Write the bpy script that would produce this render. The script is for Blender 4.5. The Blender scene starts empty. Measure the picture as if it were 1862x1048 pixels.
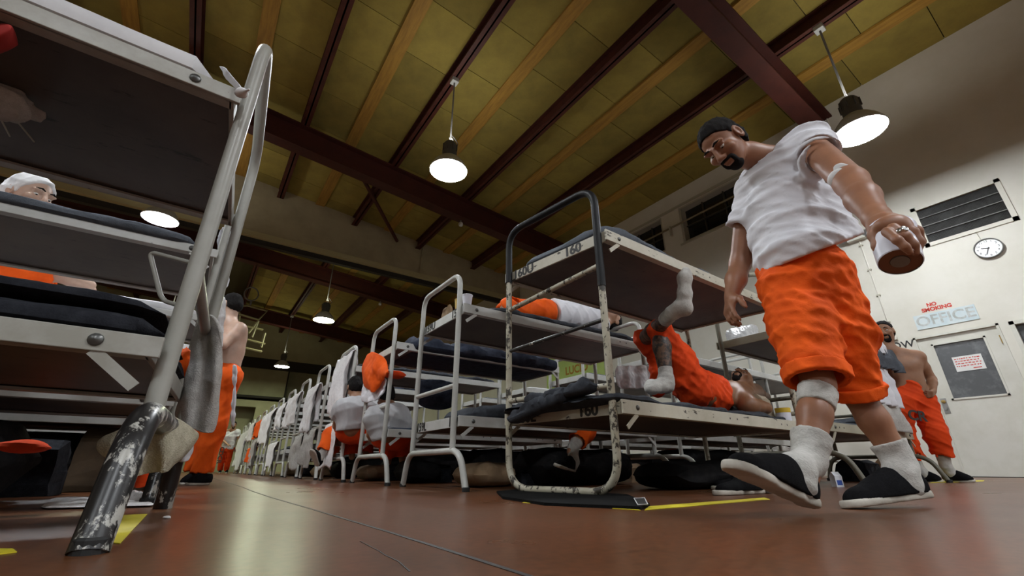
import bpy, bmesh, math, random
import numpy as np
from mathutils import Vector, Matrix, noise as mnoise
random.seed(7)
SC = bpy.context.scene
COL = SC.collection
# ---------------------------------------------------------------- camera (floor level, wide lens, tilted up)
FPX, CAMH = 787.0, 0.12
YAW, PIT, ROL = math.radians(34.8), math.radians(22.7), math.radians(-0.1)
FW = Vector((math.sin(YAW)*math.cos(PIT), math.cos(YAW)*math.cos(PIT), math.sin(PIT)))
R0 = Vector((math.cos(YAW), -math.sin(YAW), 0)); U0 = R0.cross(FW)
RT = R0*math.cos(ROL)+U0*math.sin(ROL); UP = -R0*math.sin(ROL)+U0*math.cos(ROL)
CAMP = Vector((0, 0, CAMH))
cd = bpy.data.cameras.new('camera'); cam = bpy.data.objects.new('camera', cd); COL.objects.link(cam)
cd.sensor_fit = 'HORIZONTAL'; cd.sensor_width = 36; cd.lens = FPX*36/1862; cd.clip_start = .02; cd.clip_end = 200
cam.matrix_world = Matrix(((RT.x, UP.x, -FW.x, 0), (RT.y, UP.y, -FW.y, 0), (RT.z, UP.z, -FW.z, CAMH), (0, 0, 0, 1)))
SC.camera = cam
# ---------------------------------------------------------------- world, exposure (the hall is lit by its own high-bay lamps)
w = bpy.data.worlds.new('world'); SC.world = w; w.use_nodes = True
w.node_tree.nodes['Background'].inputs[0].default_value = (.75, .8, .9, 1)
w.node_tree.nodes['Background'].inputs[1].default_value = .004
vs = SC.view_settings; vs.view_transform = 'Standard'; vs.look = 'None'; vs.gamma = 1; vs.use_curve_mapping = False
vs.exposure = 0.8
SC.cycles.max_bounces = 8; SC.cycles.diffuse_bounces = 5
LAMP_E, LAMP_UP = 92.0, 30.0
# ---------------------------------------------------------------- measuring helpers (photo frame 1862x1048 -> place)
def ray(px, py): return (RT*(px-931)-UP*(py-524)+FW*FPX)
def C(px, py, d): return CAMP+ray(px, py)*(d/FPX)            # at distance d along the lens axis
def onX(px, py, X): r = ray(px, py); return CAMP+r*(X/r.x)
def onY(px, py, Y): r = ray(px, py); return CAMP+r*(Y/r.y)
def onZ(px, py, Z=0): r = ray(px, py); return CAMP+r*((Z-CAMH)/r.z)
def V(*a): return Vector(a)
# ---------------------------------------------------------------- materials
MATS = {}
def mat(name, col, rough=.6, metal=0, col2=None, scale=8, lo=.4, hi=.65, bump=0, bscale=60, emit=0, spec=.5, detail=5, coords='Object', rnd=0, stretch=None, alpha=1, trans=0):
    if name in MATS: return MATS[name]
    m = bpy.data.materials.new(name); m.use_nodes = True; nt = m.node_tree; N = nt.nodes; L = nt.links
    b = N['Principled BSDF']; b.inputs['Roughness'].default_value = rough; b.inputs['Metallic'].default_value = metal
    b.inputs['Specular IOR Level'].default_value = spec
    b.inputs['Base Color'].default_value = (*col, 1); m.diffuse_color = (*col, 1)
    tc = N.new('ShaderNodeTexCoord'); src = tc.outputs[coords]
    if stretch:
        mp = N.new('ShaderNodeMapping'); mp.inputs['Scale'].default_value = stretch; L.new(src, mp.inputs[0]); src = mp.outputs[0]
    out = None
    if col2:
        n = N.new('ShaderNodeTexNoise'); n.inputs['Scale'].default_value = scale; n.inputs['Detail'].default_value = detail; n.inputs['Roughness'].default_value = .65
        L.new(src, n.inputs['Vector'])
        r = N.new('ShaderNodeValToRGB'); r.color_ramp.elements[0].position = lo; r.color_ramp.elements[1].position = hi
        r.color_ramp.elements[0].color = (*col, 1); r.color_ramp.elements[1].color = (*col2, 1)
        L.new(n.outputs['Fac'], r.inputs[0]); out = r.outputs[0]; L.new(out, b.inputs['Base Color'])
    if rnd:
        oi = N.new('ShaderNodeObjectInfo'); hs = N.new('ShaderNodeHueSaturation'); mr = N.new('ShaderNodeMapRange')
        mr.inputs[3].default_value = 1-rnd; mr.inputs[4].default_value = 1+rnd
        L.new(oi.outputs['Random'], mr.inputs[0]); L.new(mr.outputs[0], hs.inputs['Value'])
        if out: L.new(out, hs.inputs['Color'])
        else: hs.inputs['Color'].default_value = (*col, 1)
        L.new(hs.outputs[0], b.inputs['Base Color'])
    if bump:
        n2 = N.new('ShaderNodeTexNoise'); n2.inputs['Scale'].default_value = bscale; n2.inputs['Detail'].default_value = 4
        L.new(src, n2.inputs['Vector']); bp = N.new('ShaderNodeBump'); bp.inputs['Strength'].default_value = bump; bp.inputs['Distance'].default_value = .004
        L.new(n2.outputs['Fac'], bp.inputs['Height']); L.new(bp.outputs[0], b.inputs['Normal'])
    if emit:
        b.inputs['Emission Color'].default_value = (*col, 1); b.inputs['Emission Strength'].default_value = emit
    if alpha < 1: b.inputs['Alpha'].default_value = alpha
    if trans: b.inputs['Transmission Weight'].default_value = trans
    MATS[name] = m; return m
def chips(m, dark, scale=14, lo=.60, hi=.63, stretch=None, seed=0):
    """paint flaked off: a second noise mixes the bare dark metal in"""
    nt = m.node_tree; N = nt.nodes; L = nt.links; b = N['Principled BSDF']; inp = b.inputs['Base Color']
    mx = N.new('ShaderNodeMix'); mx.data_type = 'RGBA'; tc = N.new('ShaderNodeTexCoord'); n = N.new('ShaderNodeTexNoise')
    mp = N.new('ShaderNodeMapping'); mp.inputs['Location'].default_value = (seed, seed*.7, 0); mp.inputs['Scale'].default_value = stretch or (1, 1, 1)
    n.inputs['Scale'].default_value = scale; n.inputs['Detail'].default_value = 8; n.inputs['Roughness'].default_value = .7
    r = N.new('ShaderNodeValToRGB'); r.color_ramp.elements[0].position = lo; r.color_ramp.elements[1].position = hi
    L.new(tc.outputs['Object'], mp.inputs[0]); L.new(mp.outputs[0], n.inputs['Vector']); L.new(n.outputs['Fac'], r.inputs[0]); L.new(r.outputs[0], mx.inputs['Factor'])
    if inp.is_linked: L.new(inp.links[0].from_socket, mx.inputs['A'])
    else: mx.inputs['A'].default_value = inp.default_value
    mx.inputs['B'].default_value = (*dark, 1); L.new(mx.outputs['Result'], inp); return m
# ---------------------------------------------------------------- objects
def tag(o, label=None, cat=None, group=None, kind=None):
    if label: o['label'] = label
    if cat: o['category'] = cat
    if group: o['group'] = group
    if kind: o['kind'] = kind
    return o
def empty(name, loc=(0, 0, 0)):
    o = bpy.data.objects.new(name, None); COL.objects.link(o); o.location = loc; o.empty_display_size = .1; return o
def link(name, me, m=None, parent=None, loc=None):
    o = bpy.data.objects.new(name, me); COL.objects.link(o)
    if m: me.materials.clear(); me.materials.append(m)
    if parent: o.parent = parent
    if loc is not None: o.location = loc
    return o
def copy_tree(o, parent=None, loc=None):
    c = o.copy(); COL.objects.link(c); c.parent = parent
    if loc is not None: c.location = loc
    for ch in [k for k in bpy.data.objects if k.parent == o]: copy_tree(ch, c)
    return c
class MB:
    def __init__(s, org=(0, 0, 0)): s.v = []; s.f = []; s.o = Vector(org)
    def add(s, vs, fs):
        n = len(s.v); s.v += [tuple(Vector(p)-s.o) for p in vs]; s.f += [tuple(i+n for i in q) for q in fs]; return s
    def box(s, a, b):
        x0, y0, z0 = a; x1, y1, z1 = b
        return s.add([(x0,y0,z0),(x1,y0,z0),(x1,y1,z0),(x0,y1,z0),(x0,y0,z1),(x1,y0,z1),(x1,y1,z1),(x0,y1,z1)],
                     [(0,3,2,1),(4,5,6,7),(0,1,5,4),(1,2,6,5),(2,3,7,6),(3,0,4,7)])
    def hexa(s, p):   # 8 corners, bottom loop then top loop
        return s.add(p, [(0,3,2,1),(4,5,6,7),(0,1,5,4),(1,2,6,5),(2,3,7,6),(3,0,4,7)])
    def beam(s, a, b, wv, hv):   # bar from a to b with half-size vectors
        a, b, wv, hv = Vector(a), Vector(b), Vector(wv), Vector(hv)
        return s.hexa([a-wv-hv, a+wv-hv, b+wv-hv, b-wv-hv, a-wv+hv, a+wv+hv, b+wv+hv, b-wv+hv])
    def tube(s, pts, r, n=12, closed=False, cap=True):
        pts = [Vector(p) for p in pts]; m = len(pts); rs = r if isinstance(r, (list, tuple)) else [r]*m
        tang = []
        for i in range(m):
            a = pts[i-1] if (i or closed) else pts[i]; b = pts[(i+1) % m] if (i < m-1 or closed) else pts[i]
            tang.append((b-a).normalized())
        t0 = tang[0]; up = Vector((0, 0, 1)) if abs(t0.z) < .9 else Vector((1, 0, 0)); nv = t0.cross(up).normalized()
        vs = []
        for i in range(m):
            nv = (nv-tang[i]*nv.dot(tang[i])).normalized(); bv = tang[i].cross(nv)
            for k in range(n):
                a = 2*math.pi*k/n; vs.append(pts[i]+(nv*math.cos(a)+bv*math.sin(a))*rs[i])
        fs = []
        for i in range(m if closed else m-1):
            j = (i+1) % m
            for k in range(n): fs.append((i*n+k, i*n+(k+1) % n, j*n+(k+1) % n, j*n+k))
        if cap and not closed: fs += [tuple(range(n-1, -1, -1)), tuple((m-1)*n+k for k in range(n))]
        return s.add(vs, fs)
    def lathe(s, prof, c=(0, 0, 0), ax=(0, 0, 1), n=24, caps=(1, 1)):
        ax = Vector(ax).normalized(); u = ax.orthogonal().normalized(); w_ = ax.cross(u); c = Vector(c); vs = []; fs = []
        for r, z in prof:
            for k in range(n):
                a = 2*math.pi*k/n; vs.append(c+ax*z+(u*math.cos(a)+w_*math.sin(a))*max(r, 1e-4))
        for i in range(len(prof)-1):
            for k in range(n): fs.append((i*n+k, i*n+(k+1) % n, (i+1)*n+(k+1) % n, (i+1)*n+k))
        if caps[0]: fs.append(tuple(range(n-1, -1, -1)))
        if caps[1]: fs.append(tuple((len(prof)-1)*n+k for k in range(n)))
        return s.add(vs, fs)
    def build(s, name, m, parent=None, smooth=False, loc=None, bevel=0):
        me = bpy.data.meshes.new(name); me.from_pydata(s.v, [], s.f); me.validate(); 
        bm = bmesh.new(); bm.from_mesh(me); bmesh.ops.recalc_face_normals(bm, faces=bm.faces); bm.to_mesh(me); bm.free()
        if smooth: 
            me.polygons.foreach_set('use_smooth', [True]*len(me.polygons))
            try: me.set_sharp_from_angle(angle=math.radians(40))
            except Exception: pass
        o = link(name, me, m, parent, loc if loc is not None else (s.o if parent is None and s.o.length > 0 else None))
        if bevel:
            bv = o.modifiers.new('bevel', 'BEVEL'); bv.width = bevel; bv.segments = 2; bv.limit_method = 'ANGLE'
        return o
def fillet(pts, r, n=6, closed=False):
    pts = [Vector(p) for p in pts]; out = []; m = len(pts)
    for i, p in enumerate(pts):
        if not closed and i in (0, m-1): out.append(p); continue
        a = pts[i-1]-p; b = pts[(i+1) % m]-p; rr = r[i] if isinstance(r, (list, tuple)) else r
        rr = min(rr, a.length*.49, b.length*.49)
        A = p+a.normalized()*rr; B = p+b.normalized()*rr
        for k in range(n+1):
            t = k/n; out.append(A*(1-t)**2+p*2*t*(1-t)+B*t*t)
    return out
def text(body, size, origin, xdir, ydir, m, name, parent=None, depth=.0015, align='CENTER', bold=.0, org=None, fat=0):
    cu = bpy.data.curves.new(name, 'FONT'); cu.body = body; cu.size = size; cu.align_x = align; cu.align_y = 'CENTER'; cu.extrude = depth; cu.offset = bold
    t = bpy.data.objects.new(name+'_src', cu); COL.objects.link(t); dg = bpy.context.evaluated_depsgraph_get()
    me = bpy.data.meshes.new_from_object(t.evaluated_get(dg)); bpy.data.objects.remove(t); bpy.data.curves.remove(cu)
    if fat:      # heavier strokes: the outline repeated a hair to each side
        v0 = [tuple(v.co) for v in me.vertices]; f0 = [tuple(p.vertices) for p in me.polygons]; n0 = len(v0); vs_, fs_ = [], []
        for i, (dx, dy) in enumerate(((-1, 0), (1, 0), (0, -.7), (0, .7), (0, 0))):
            vs_ += [(a+dx*fat, b+dy*fat, c+i*1e-5) for a, b, c in v0]; fs_ += [tuple(j+i*n0 for j in f) for f in f0]
        me = bpy.data.meshes.new(name); me.from_pydata(vs_, [], fs_)
    x = Vector(xdir).normalized(); y = Vector(ydir); y = (y-x*y.dot(x)).normalized(); z = x.cross(y); o0 = Vector(origin)-(Vector(org) if org is not None else Vector())
    for v in me.vertices: v.co = o0+x*v.co.x+y*v.co.y+z*v.co.z
    return link(name, me, m, parent)
def nz(p, s, seed=0): return mnoise.noise(Vector(p)*s+Vector((seed*3.1, seed*1.7, seed*.9)))
# ================================================================ the setting
WX, FARY, HDY = 9.2, 27.0, 12.7
Z0, SX = 7.85, .087
def cz(X): return Z0-SX*X
M_floor = mat('polished red brown floor', (.135, .044, .016), .24, col2=(.085, .040, .017), scale=.9, lo=.35, hi=.72, bump=.012, bscale=9, spec=.35)
def _floor_detail():
    nt = M_floor.node_tree; N = nt.nodes; L = nt.links; b = N['Principled BSDF']; src = b.inputs['Base Color'].links[0].from_socket
    tc = N.new('ShaderNodeTexCoord'); n = N.new('ShaderNodeTexNoise'); n.inputs['Scale'].default_value = 55; n.inputs['Detail'].default_value = 6
    L.new(tc.outputs['Object'], n.inputs['Vector']); mr = N.new('ShaderNodeMapRange'); mr.inputs[1].default_value = .3; mr.inputs[2].default_value = .7; mr.inputs[3].default_value = .72; mr.inputs[4].default_value = 1.3
    L.new(n.outputs['Fac'], mr.inputs[0]); hs = N.new('ShaderNodeHueSaturation'); L.new(src, hs.inputs['Color']); L.new(mr.outputs[0], hs.inputs['Value']); L.new(hs.outputs[0], b.inputs['Base Color'])
    n3 = N.new('ShaderNodeTexNoise'); n3.inputs['Scale'].default_value = 2.2; n3.inputs['Detail'].default_value = 5; L.new(tc.outputs['Object'], n3.inputs['Vector'])
    m3 = N.new('ShaderNodeMapRange'); m3.inputs[3].default_value = .24; m3.inputs[4].default_value = .34; L.new(n3.outputs['Fac'], m3.inputs[0]); L.new(m3.outputs[0], b.inputs['Roughness'])
_floor_detail()
M_wall = mat('off white painted wall', (.66, .64, .57), .7, col2=(.60, .58, .50), scale=1.1, bump=.06, bscale=45)
M_tan = mat('tan painted plaster', (.40, .345, .22), .8, col2=(.33, .285, .18), scale=1.4, bump=.15, bscale=80)
M_far = mat('khaki painted wall', (.36, .35, .22), .8, col2=(.30, .29, .18), scale=1.0, bump=.08, bscale=40)
M_panel = mat('olive wood fibre ceiling panel', (.31, .245, .050), .95, col2=(.20, .155, .036), scale=2.2, lo=.3, hi=.75, bump=.35, bscale=90, rnd=.17)
M_gap = mat('dark ceiling joint', (.05, .04, .012), .9)
M_girder = mat('dark red primed steel', (.062, .014, .009), .6, col2=(.045, .011, .008), scale=3, spec=.3)
M_purlin = mat('maroon purlin', (.075, .020, .012), .6, col2=(.05, .014, .010), scale=4, spec=.3)
M_batten = mat('yellow wooden batten', (.40, .225, .035), .75, col2=(.28, .15, .025), scale=3, stretch=(6, .6, 6), rnd=.1)
M_black = mat('flat black', (.012, .012, .012), .7)
M_dark = mat('dark recess', (.02, .018, .014), .8)
def struct(o): o['kind'] = 'structure'; return o
XL, YB = -9.0, -16.0
fl = struct(MB().box((XL, YB, -.1), (WX, FARY, 0)).build('floor', M_floor))
# dark joint in the floor
pts = [onZ(443, 887), onZ(560, 934), onZ(700, 988), onZ(850, 1046)]
xs = [(p.x) for p in pts]
jm = MB()
path = [V(.36+.012*math.sin(y*1.7), y, 0) for y in [.25, .6, 1, 1.6, 2.4, 3.2, 4, 5.5, 7, 9, 12, 16, 20]]
for p, q in zip(path, path[1:]): jm.beam(p+V(0, 0, .0002), q+V(0, 0, .0002), V(.0045, 0, 0), V(0, 0, .0006))
jm.build('floor_joint', mat('dark joint filler', (.02, .014, .012), .5), fl)
crk = MB(); cp = [onZ(*p) for p in [(655, 985), (690, 1003), (700, 1010), (725, 1022), (745, 1040)]]
for p, q in zip(cp, cp[1:]): crk.beam(p, q, V(.0012, 0, 0), V(0, 0, .0006))
crk.build('floor_crack', MATS['dark joint filler'], fl)
# right wall with window openings
def wall_with_holes(name, X, y0, y1, ztop, holes, m, th=.3):
    mb = MB(); ys = sorted({y0, y1, *[h[0] for h in holes], *[h[1] for h in holes]})
    for a, b in zip(ys, ys[1:]):
        cuts = sorted([(h[2], h[3]) for h in holes if h[0] <= a and h[1] >= b]); z = 0
        for c0, c1 in cuts:
            if c0 > z: mb.box((X, a, z), (X+th, b, c0))
            z = c1
        mb.box((X, a, z), (X+th, b, ztop))
    return struct(mb.build(name, m))
HOLES = [(3.25, 5.52, 5.45, 6.5), (6.06, 7.95, 5.47, 6.5), (.90, 1.87, 0, 2.06), (-.45, .80, 1.02, 2.05), (.30, 1.24, 3.53, 4.14)]
wr = wall_with_holes('wall_right', WX, YB, FARY, cz(WX), HOLES, M_wall)
struct(MB().box((XL-.3, YB, 0), (XL, FARY, cz(XL))).build('wall_left', M_tan))
struct(MB().box((XL, YB-.3, 0), (WX, YB, 8.7)).build('wall_back', M_wall))
M_frame = mat('painted window frame', (.42, .40, .32), .6)
M_pipe = mat('painted pipe', (.22, .19, .11), .5)
M_mull = mat('dark mullion', (.05, .045, .03), .6)
M_glassd = mat('dark night glass', (.012, .013, .014), .12, spec=.6)
for i, (y0, y1, z0, z1) in enumerate(HOLES[:2]):
    wroot = struct(MB().box((WX+.24, y0, z0), (WX+.27, y1, z1)).build(f'window_{i+1}', M_glassd))
    fm = MB()
    for a, b in (((y0, z0), (y1, z0+.05)), ((y0, z1-.05), (y1, z1)), ((y0, z0), (y0+.05, z1)), ((y1-.05, z0), (y1, z1))):
        fm.box((WX+.02, a[0], a[1]), (WX+.24, b[0], b[1]))
    fm.build('window_frame', M_frame, wroot)
    for k in range(1, 4):
        y = y0+(y1-y0)*k/4
        MB().box((WX+.18, y-.014, z0), (WX+.235, y+.014, z1)).build('mullion', M_mull, wroot)
    MB().box((WX+.18, y0, (z0+z1)/2-.012), (WX+.235, y1, (z0+z1)/2+.012)).build('glazing_bar', M_mull, wroot)
struct(MB().box((WX-.03, 2.9, 5.40), (WX, 5.60, 5.45)).build('trim_1', M_frame))
struct(MB().box((WX-.03, 3.0, 6.50), (WX, 8.0, 6.57)).build('trim_2', M_frame))
pp = MB().tube([(WX-.06, 2.4, 6.02), (WX-.06, 9.6, 5.98)], .024); pipe = pp.build('wall_pipe', M_pipe, smooth=True)
for y in (2.6, 5.8, 8.6): MB().box((WX-.09, y-.02, 5.78), (WX, y+.02, 6.05)).build('pipe_bracket', M_frame, pipe)
tag(pipe, 'thin tan pipe running across the two dark high windows', 'pipe')
# office door
M_door = mat('cream painted door', (.62, .61, .55), .5, col2=(.56, .55, .48), scale=3)
M_plate = mat('brushed steel', (.35, .35, .34), .35, metal=.9)
M_brass = mat('dull brass', (.38, .26, .09), .4, metal=.8)
DX = WX+.02
dm = MB()
for a, b in (((.93, .01), (1.84, 1.08)), ((.93, 1.90), (1.84, 2.03)), ((.93, 1.08), (1.10, 1.90)), ((1.67, 1.08), (1.84, 1.90))): dm.box((DX, a[0], a[1]), (DX+.05, b[0], b[1]))
door = struct(dm.build('door_1', M_door))
fm = MB()
for a, b in (((.90, 0), (.93, 2.06)), ((1.84, 0), (1.87, 2.06)), ((.90, 2.03), (1.87, 2.06))): fm.box((WX-.015, a[0], a[1]), (WX+.12, b[0], b[1]))
fm.build('door_frame', M_door, door)
M_wire = mat('dusty wired glass', (.10, .105, .11), .25, col2=(.20, .21, .22), scale=6, lo=.5, hi=.8, detail=9)
MB().box((DX+.02, 1.10, 1.08), (DX+.03, 1.67, 1.90)).build('door_pane', M_wire, door)
fm = MB()
for a, b in (((1.08, 1.06), (1.69, 1.085)), ((1.08, 1.895), (1.69, 1.92)), ((1.08, 1.06), (1.105, 1.92)), ((1.665, 1.06), (1.69, 1.92))): fm.box((DX-.012, a[0], a[1]), (DX, b[0], b[1]))
fm.build('pane_bead', M_door, door)
lp = MB().box((DX-.008, 1.755, .88), (DX, 1.82, 1.10)).build('latch_plate', M_plate, door)
MB().lathe([(.026, 0), (.026, .012), (.012, .016), (0, .018)], (DX-.008, 1.79, 1.05), (-1, 0, 0), 14).build('lock_cylinder', M_brass, lp, smooth=True)
MB().box((DX-.03, 1.775, .93), (DX-.008, 1.80, .965)).build('pull_lug', M_plate, lp)
for z in (1.83, .25): MB().box((DX-.015, .915, z-.06), (DX+.005, .945, z+.06)).build('hinge', M_brass, door)
nb = tag(MB().box((DX+.012, 1.20, 1.46), (DX+.0195, 1.52, 1.68)).build('paper_notice', mat('paper', (.72, .72, .70), .8)), 'white paper notice with red writing taped inside the office door pane', 'notice')
M_red = mat('red paint lettering', (.55, .04, .02), .6)
# handwriting too small to read in the photo: rows of uneven red strokes
tm = MB()
for r_ in range(4):
    y = 1.50
    while y > 1.23:
        wd = random.uniform(.012, .035); z = 1.645-.036*r_+random.uniform(-.003, .003)
        tm.box((DX+.010, y-wd, z-.007), (DX+.0118, y, z+.006)); y -= wd+random.uniform(.006, .014)
tm.box((DX+.010, 1.24, 1.485), (DX+.0118, 1.33, 1.497)); tm.build('handwriting', M_red, nb)
cl = mat('white cotton', (.72, .72, .72), .9, col2=(.62, .62, .63), scale=9, bump=.15, bscale=120)
# dark glazed window right of the office door
wn = struct(MB().box((WX+.06, -.40, 1.07), (WX+.075, .75, 2.0)).build('window_3', M_wire))
fm = MB()
for a, b in (((-.45, 1.02), (.80, 1.07)), ((-.45, 2.0), (.80, 2.05)), ((-.45, 1.02), (-.40, 2.05)), ((.75, 1.02), (.80, 2.05))): fm.box((WX-.02, a[0], a[1]), (WX+.1, b[0], b[1]))
fm.build('window_frame', M_door, wn)
# painted signs on the wall
yd, zd = V(0, -1, 0), V(0, 0, 1)
so = tag(MB().box((WX-.012, 1.05, 2.17), (WX, 1.77, 2.40)).build('office_sign', mat('pale blue sign board', (.50, .60, .63), .6, col2=(.60, .66, .66), scale=5)), 'pale blue sign lettered OFFICE above the door', 'sign')
text('OFFICE', .215, (WX-.0125, 1.41, 2.285), yd, zd, mat('worn grey lettering', (.36, .38, .36), .7, col2=(.52, .55, .54), scale=14), 'lettering', so, bold=.004)
ns = text('NO', .075, (WX-.003, 1.50, 2.535), yd, zd, M_red, 'painted_warning', None, bold=.0035)
tag(ns, 'small red lettering NO SMOKING painted above the OFFICE sign', 'sign')
text('SMOKING', .08, (WX-.003, 1.46, 2.46), yd, zd, M_red, 'lettering', ns, bold=.0035)
text_ow = text('OW', .16, (WX-.003, 2.02, 1.98), yd, zd, mat('black lettering', (.02, .02, .02), .6), 'painted_letters', None, bold=.002)
tag(text_ow, 'black letters OW painted on the wall beside the shirtless man', 'sign')
# air vent
vt = empty('air_vent', (WX, .77, 3.83)); tag(vt, 'large rectangular dark air vent high on the white wall', 'vent')
vm = MB(vt.location)
for a, b in (((.24, 3.47), (1.30, 3.53)), ((.24, 4.14), (1.30, 4.20)), ((.24, 3.47), (.30, 4.20)), ((1.24, 3.47), (1.30, 4.20))): vm.box((WX-.018, a[0], a[1]), (WX+.01, b[0], b[1]))
vm.build('vent_frame', M_wall, vt)
M_mesh = mat('dusty vent mesh', (.03, .03, .028), .9, col2=(.10, .10, .095), scale=7, lo=.45, hi=.8, detail=10)
MB(vt.location).box((WX+.035, .30, 3.53), (WX+.05, 1.24, 4.14)).build('vent_backing', M_mesh, vt)
for k in range(1, 4): z = 3.53+.61*k/4; MB(vt.location).box((WX+.004, .30, z-.006), (WX+.018, 1.24, z+.006)).build('vent_bar', mat('grey vent bar', (.16, .16, .15), .6), vt)
fm = MB(vt.location)
for k in range(62): y = .305+k*.0151; fm.box((WX+.018, y, 3.53), (WX+.034, y+.004, 4.14))
tag(fm.build('vent_fins', mat('grey vent fin', (.05, .05, .047), .8), vt), kind='stuff')
# clock
ck = empty('wall_clock', (WX, .655, 3.17)); tag(ck, 'round white wall clock with black numerals below the vent', 'clock')
ax = (-1, 0, 0)
MB(ck.location).lathe([(.150, 0), (.158, .012), (.158, .040), (.150, .048), (.143, .044), (.143, .030)], ck.location, ax, 40).build('clock_rim', mat('grey clock rim', (.16, .16, .15), .4), ck, smooth=True)
MB(ck.location).lathe([(.144, .02), (.144, .031)], ck.location, ax, 40).build('clock_face', mat('clock white', (.80, .82, .82), .4), ck)
M_blk = MATS['black lettering']
for k in range(12):
    a = math.radians(30*(k+1)); p = V(WX-.033, .655-.112*math.sin(a), 3.17+.112*math.cos(a))
    text(str(k+1), .042, p, yd, zd, M_blk, 'numeral', ck, depth=.0006, org=ck.location)
for ang, ln, wd in ((285, .075, .006), (205, .10, .004)):
    a = math.radians(ang); d = V(0, -math.sin(a), math.cos(a)); s_ = V(0, math.cos(a), math.sin(a))
    MB(ck.location).beam(V(WX-.036, .655, 3.17)-d*.015, V(WX-.036, .655, 3.17)+d*ln, s_*wd, V(.001, 0, 0)).build('clock_hand', M_blk, ck)
crd = MB().tube([(WX-.006, .69, 3.34), (WX-.006, .70, 3.45), (WX-.006, .72, 3.48)], .004, 6).build('clock_cord', M_frame); tag(crd, 'short pale cord running from clock up to vent', 'cord')
# small emergency light, conduits
el = empty('emergency_light', (WX, 2.12, 4.04)); tag(el, 'small white twin emergency light on wall behind the walking man', 'light fixture')
MB(el.location).box((WX-.1, 1.98, 3.96), (WX, 2.26, 4.12)).build('battery_box', M_door, el, bevel=.01)
for y in (2.30, 1.94): MB(el.location).lathe([(.03, 0), (.06, .05), (.065, .07), (.05, .075)], (WX-.06, y, 4.06), (-.8, 0, -.5), 16).build('lamp_head', M_plate, el, smooth=True)
for k, (y, za, zb, lab) in enumerate(((1.93, 4.75, 6.9, 'thin conduit dropping from the ceiling to a small junction box'), (2.10, 2.2, 3.96, 'thin conduit running down the wall below the emergency light'))):
    cdt = empty('wall_conduit', (WX, y, za)); tag(cdt, lab, 'conduit')
    MB(cdt.location).tube([(WX-.012, y, za), (WX-.012, y, zb)], .011, 8).build('conduit_tube', M_wall, cdt, smooth=True)
    MB(cdt.location).box((WX-.05, y-.05, za-.12), (WX, y+.05, za)).build('junction_box', M_wall, cdt, bevel=.006)
    for z in np.linspace(za+.2, zb-.1, 4): MB(cdt.location).box((WX-.026, y-.03, z-.012), (WX, y+.03, z+.012)).build('conduit_clip', M_frame, cdt)
# far wall with its dark bay, screen and doorway
FH = [(.2, 8.3, 3.62, 5.75), (.2, 2.1, 0, 3.0)]
fw = MB(); FZ = cz(-9)
fw.box((XL, FARY, 5.75), (WX, FARY+.3, FZ)); fw.box((XL, FARY, 0), (-2.6, FARY+.3, 5.75)); fw.box((8.3, FARY, 0), (WX, FARY+.3, 5.75)); fw.box((-2.6, FARY, 3.5), (8.3, FARY+.3, 3.62))
fw.box((2.3, FARY, 0), (8.3, FARY+.3, 3.62)); fw.box((-2.6, FARY, 3.15), (2.3, FARY+.3, 3.62)); fw.box((-2.9, FARY+1.2, 0), (8.6, FARY+1.5, 6.0)); fw.box((-2.9, FARY+.3, 0), (-2.6, FARY+1.2, 5.75)); fw.box((8.3, FARY+.3, 0), (8.6, FARY+1.2, 5.75)); fw.box((-2.9, FARY+.3, 5.75), (8.6, FARY+1.2, 6.0))
struct(fw.build('wall_far', M_far))
struct(MB().box((-2.6, FARY, 5.2), (8.3, FARY+.12, 5.75)).build('trim_3', M_dark))
struct(MB().box((8.0, FARY, 3.5), (8.3, FARY+.12, 5.2)).build('trim_4', M_dark))
ps = empty('projection_screen', (2.2, FARY, 3.7)); tag(ps, 'large pulled-down khaki projection screen on the far wall', 'screen')
MB(ps.location).box((-2.4, FARY+.32, 3.64), (3.55, FARY+.34, 5.3)).build('screen_sheet', M_far, ps)
MB(ps.location).tube([(-2.5, FARY-.1, 3.66), (4.2, FARY-.1, 3.66)], .07, 10).build('screen_roller_bar', M_dark, ps, smooth=True)
MB(ps.location).box((3.55, FARY+.31, 3.64), (3.62, FARY+.36, 5.3)).build('screen_edge', M_dark, ps)
# header wall across the hall
hb = 6.02
hd = MB(); hd.hexa([(XL, HDY, hb+.2), (WX, HDY, hb+.2), (WX, HDY+.35, hb+.2), (XL, HDY+.35, hb+.2), (XL, HDY, cz(XL)), (WX, HDY, cz(WX)), (WX, HDY+.35, cz(WX)), (XL, HDY+.35, cz(XL))])
struct(hd.build('wall_header', M_tan))
struct(MB().box((XL, HDY-.03, hb+.05), (WX, HDY+.38, hb+.2)).build('trim_5', mat('yellowish ledge', (.45, .40, .22), .6)))
struct(MB().box((XL, HDY+.10, hb-.10), (WX, HDY+.25, hb+.05)).build('trim_6', M_dark))
cond = MB().tube([(5.05, HDY-.04, cz(5)-.2), (5.02, HDY-.04, hb+.2)], .03, 8).build('header_conduit', M_tan, smooth=True); tag(cond, 'thin vertical conduit on the tan wall above the opening', 'conduit')
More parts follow.
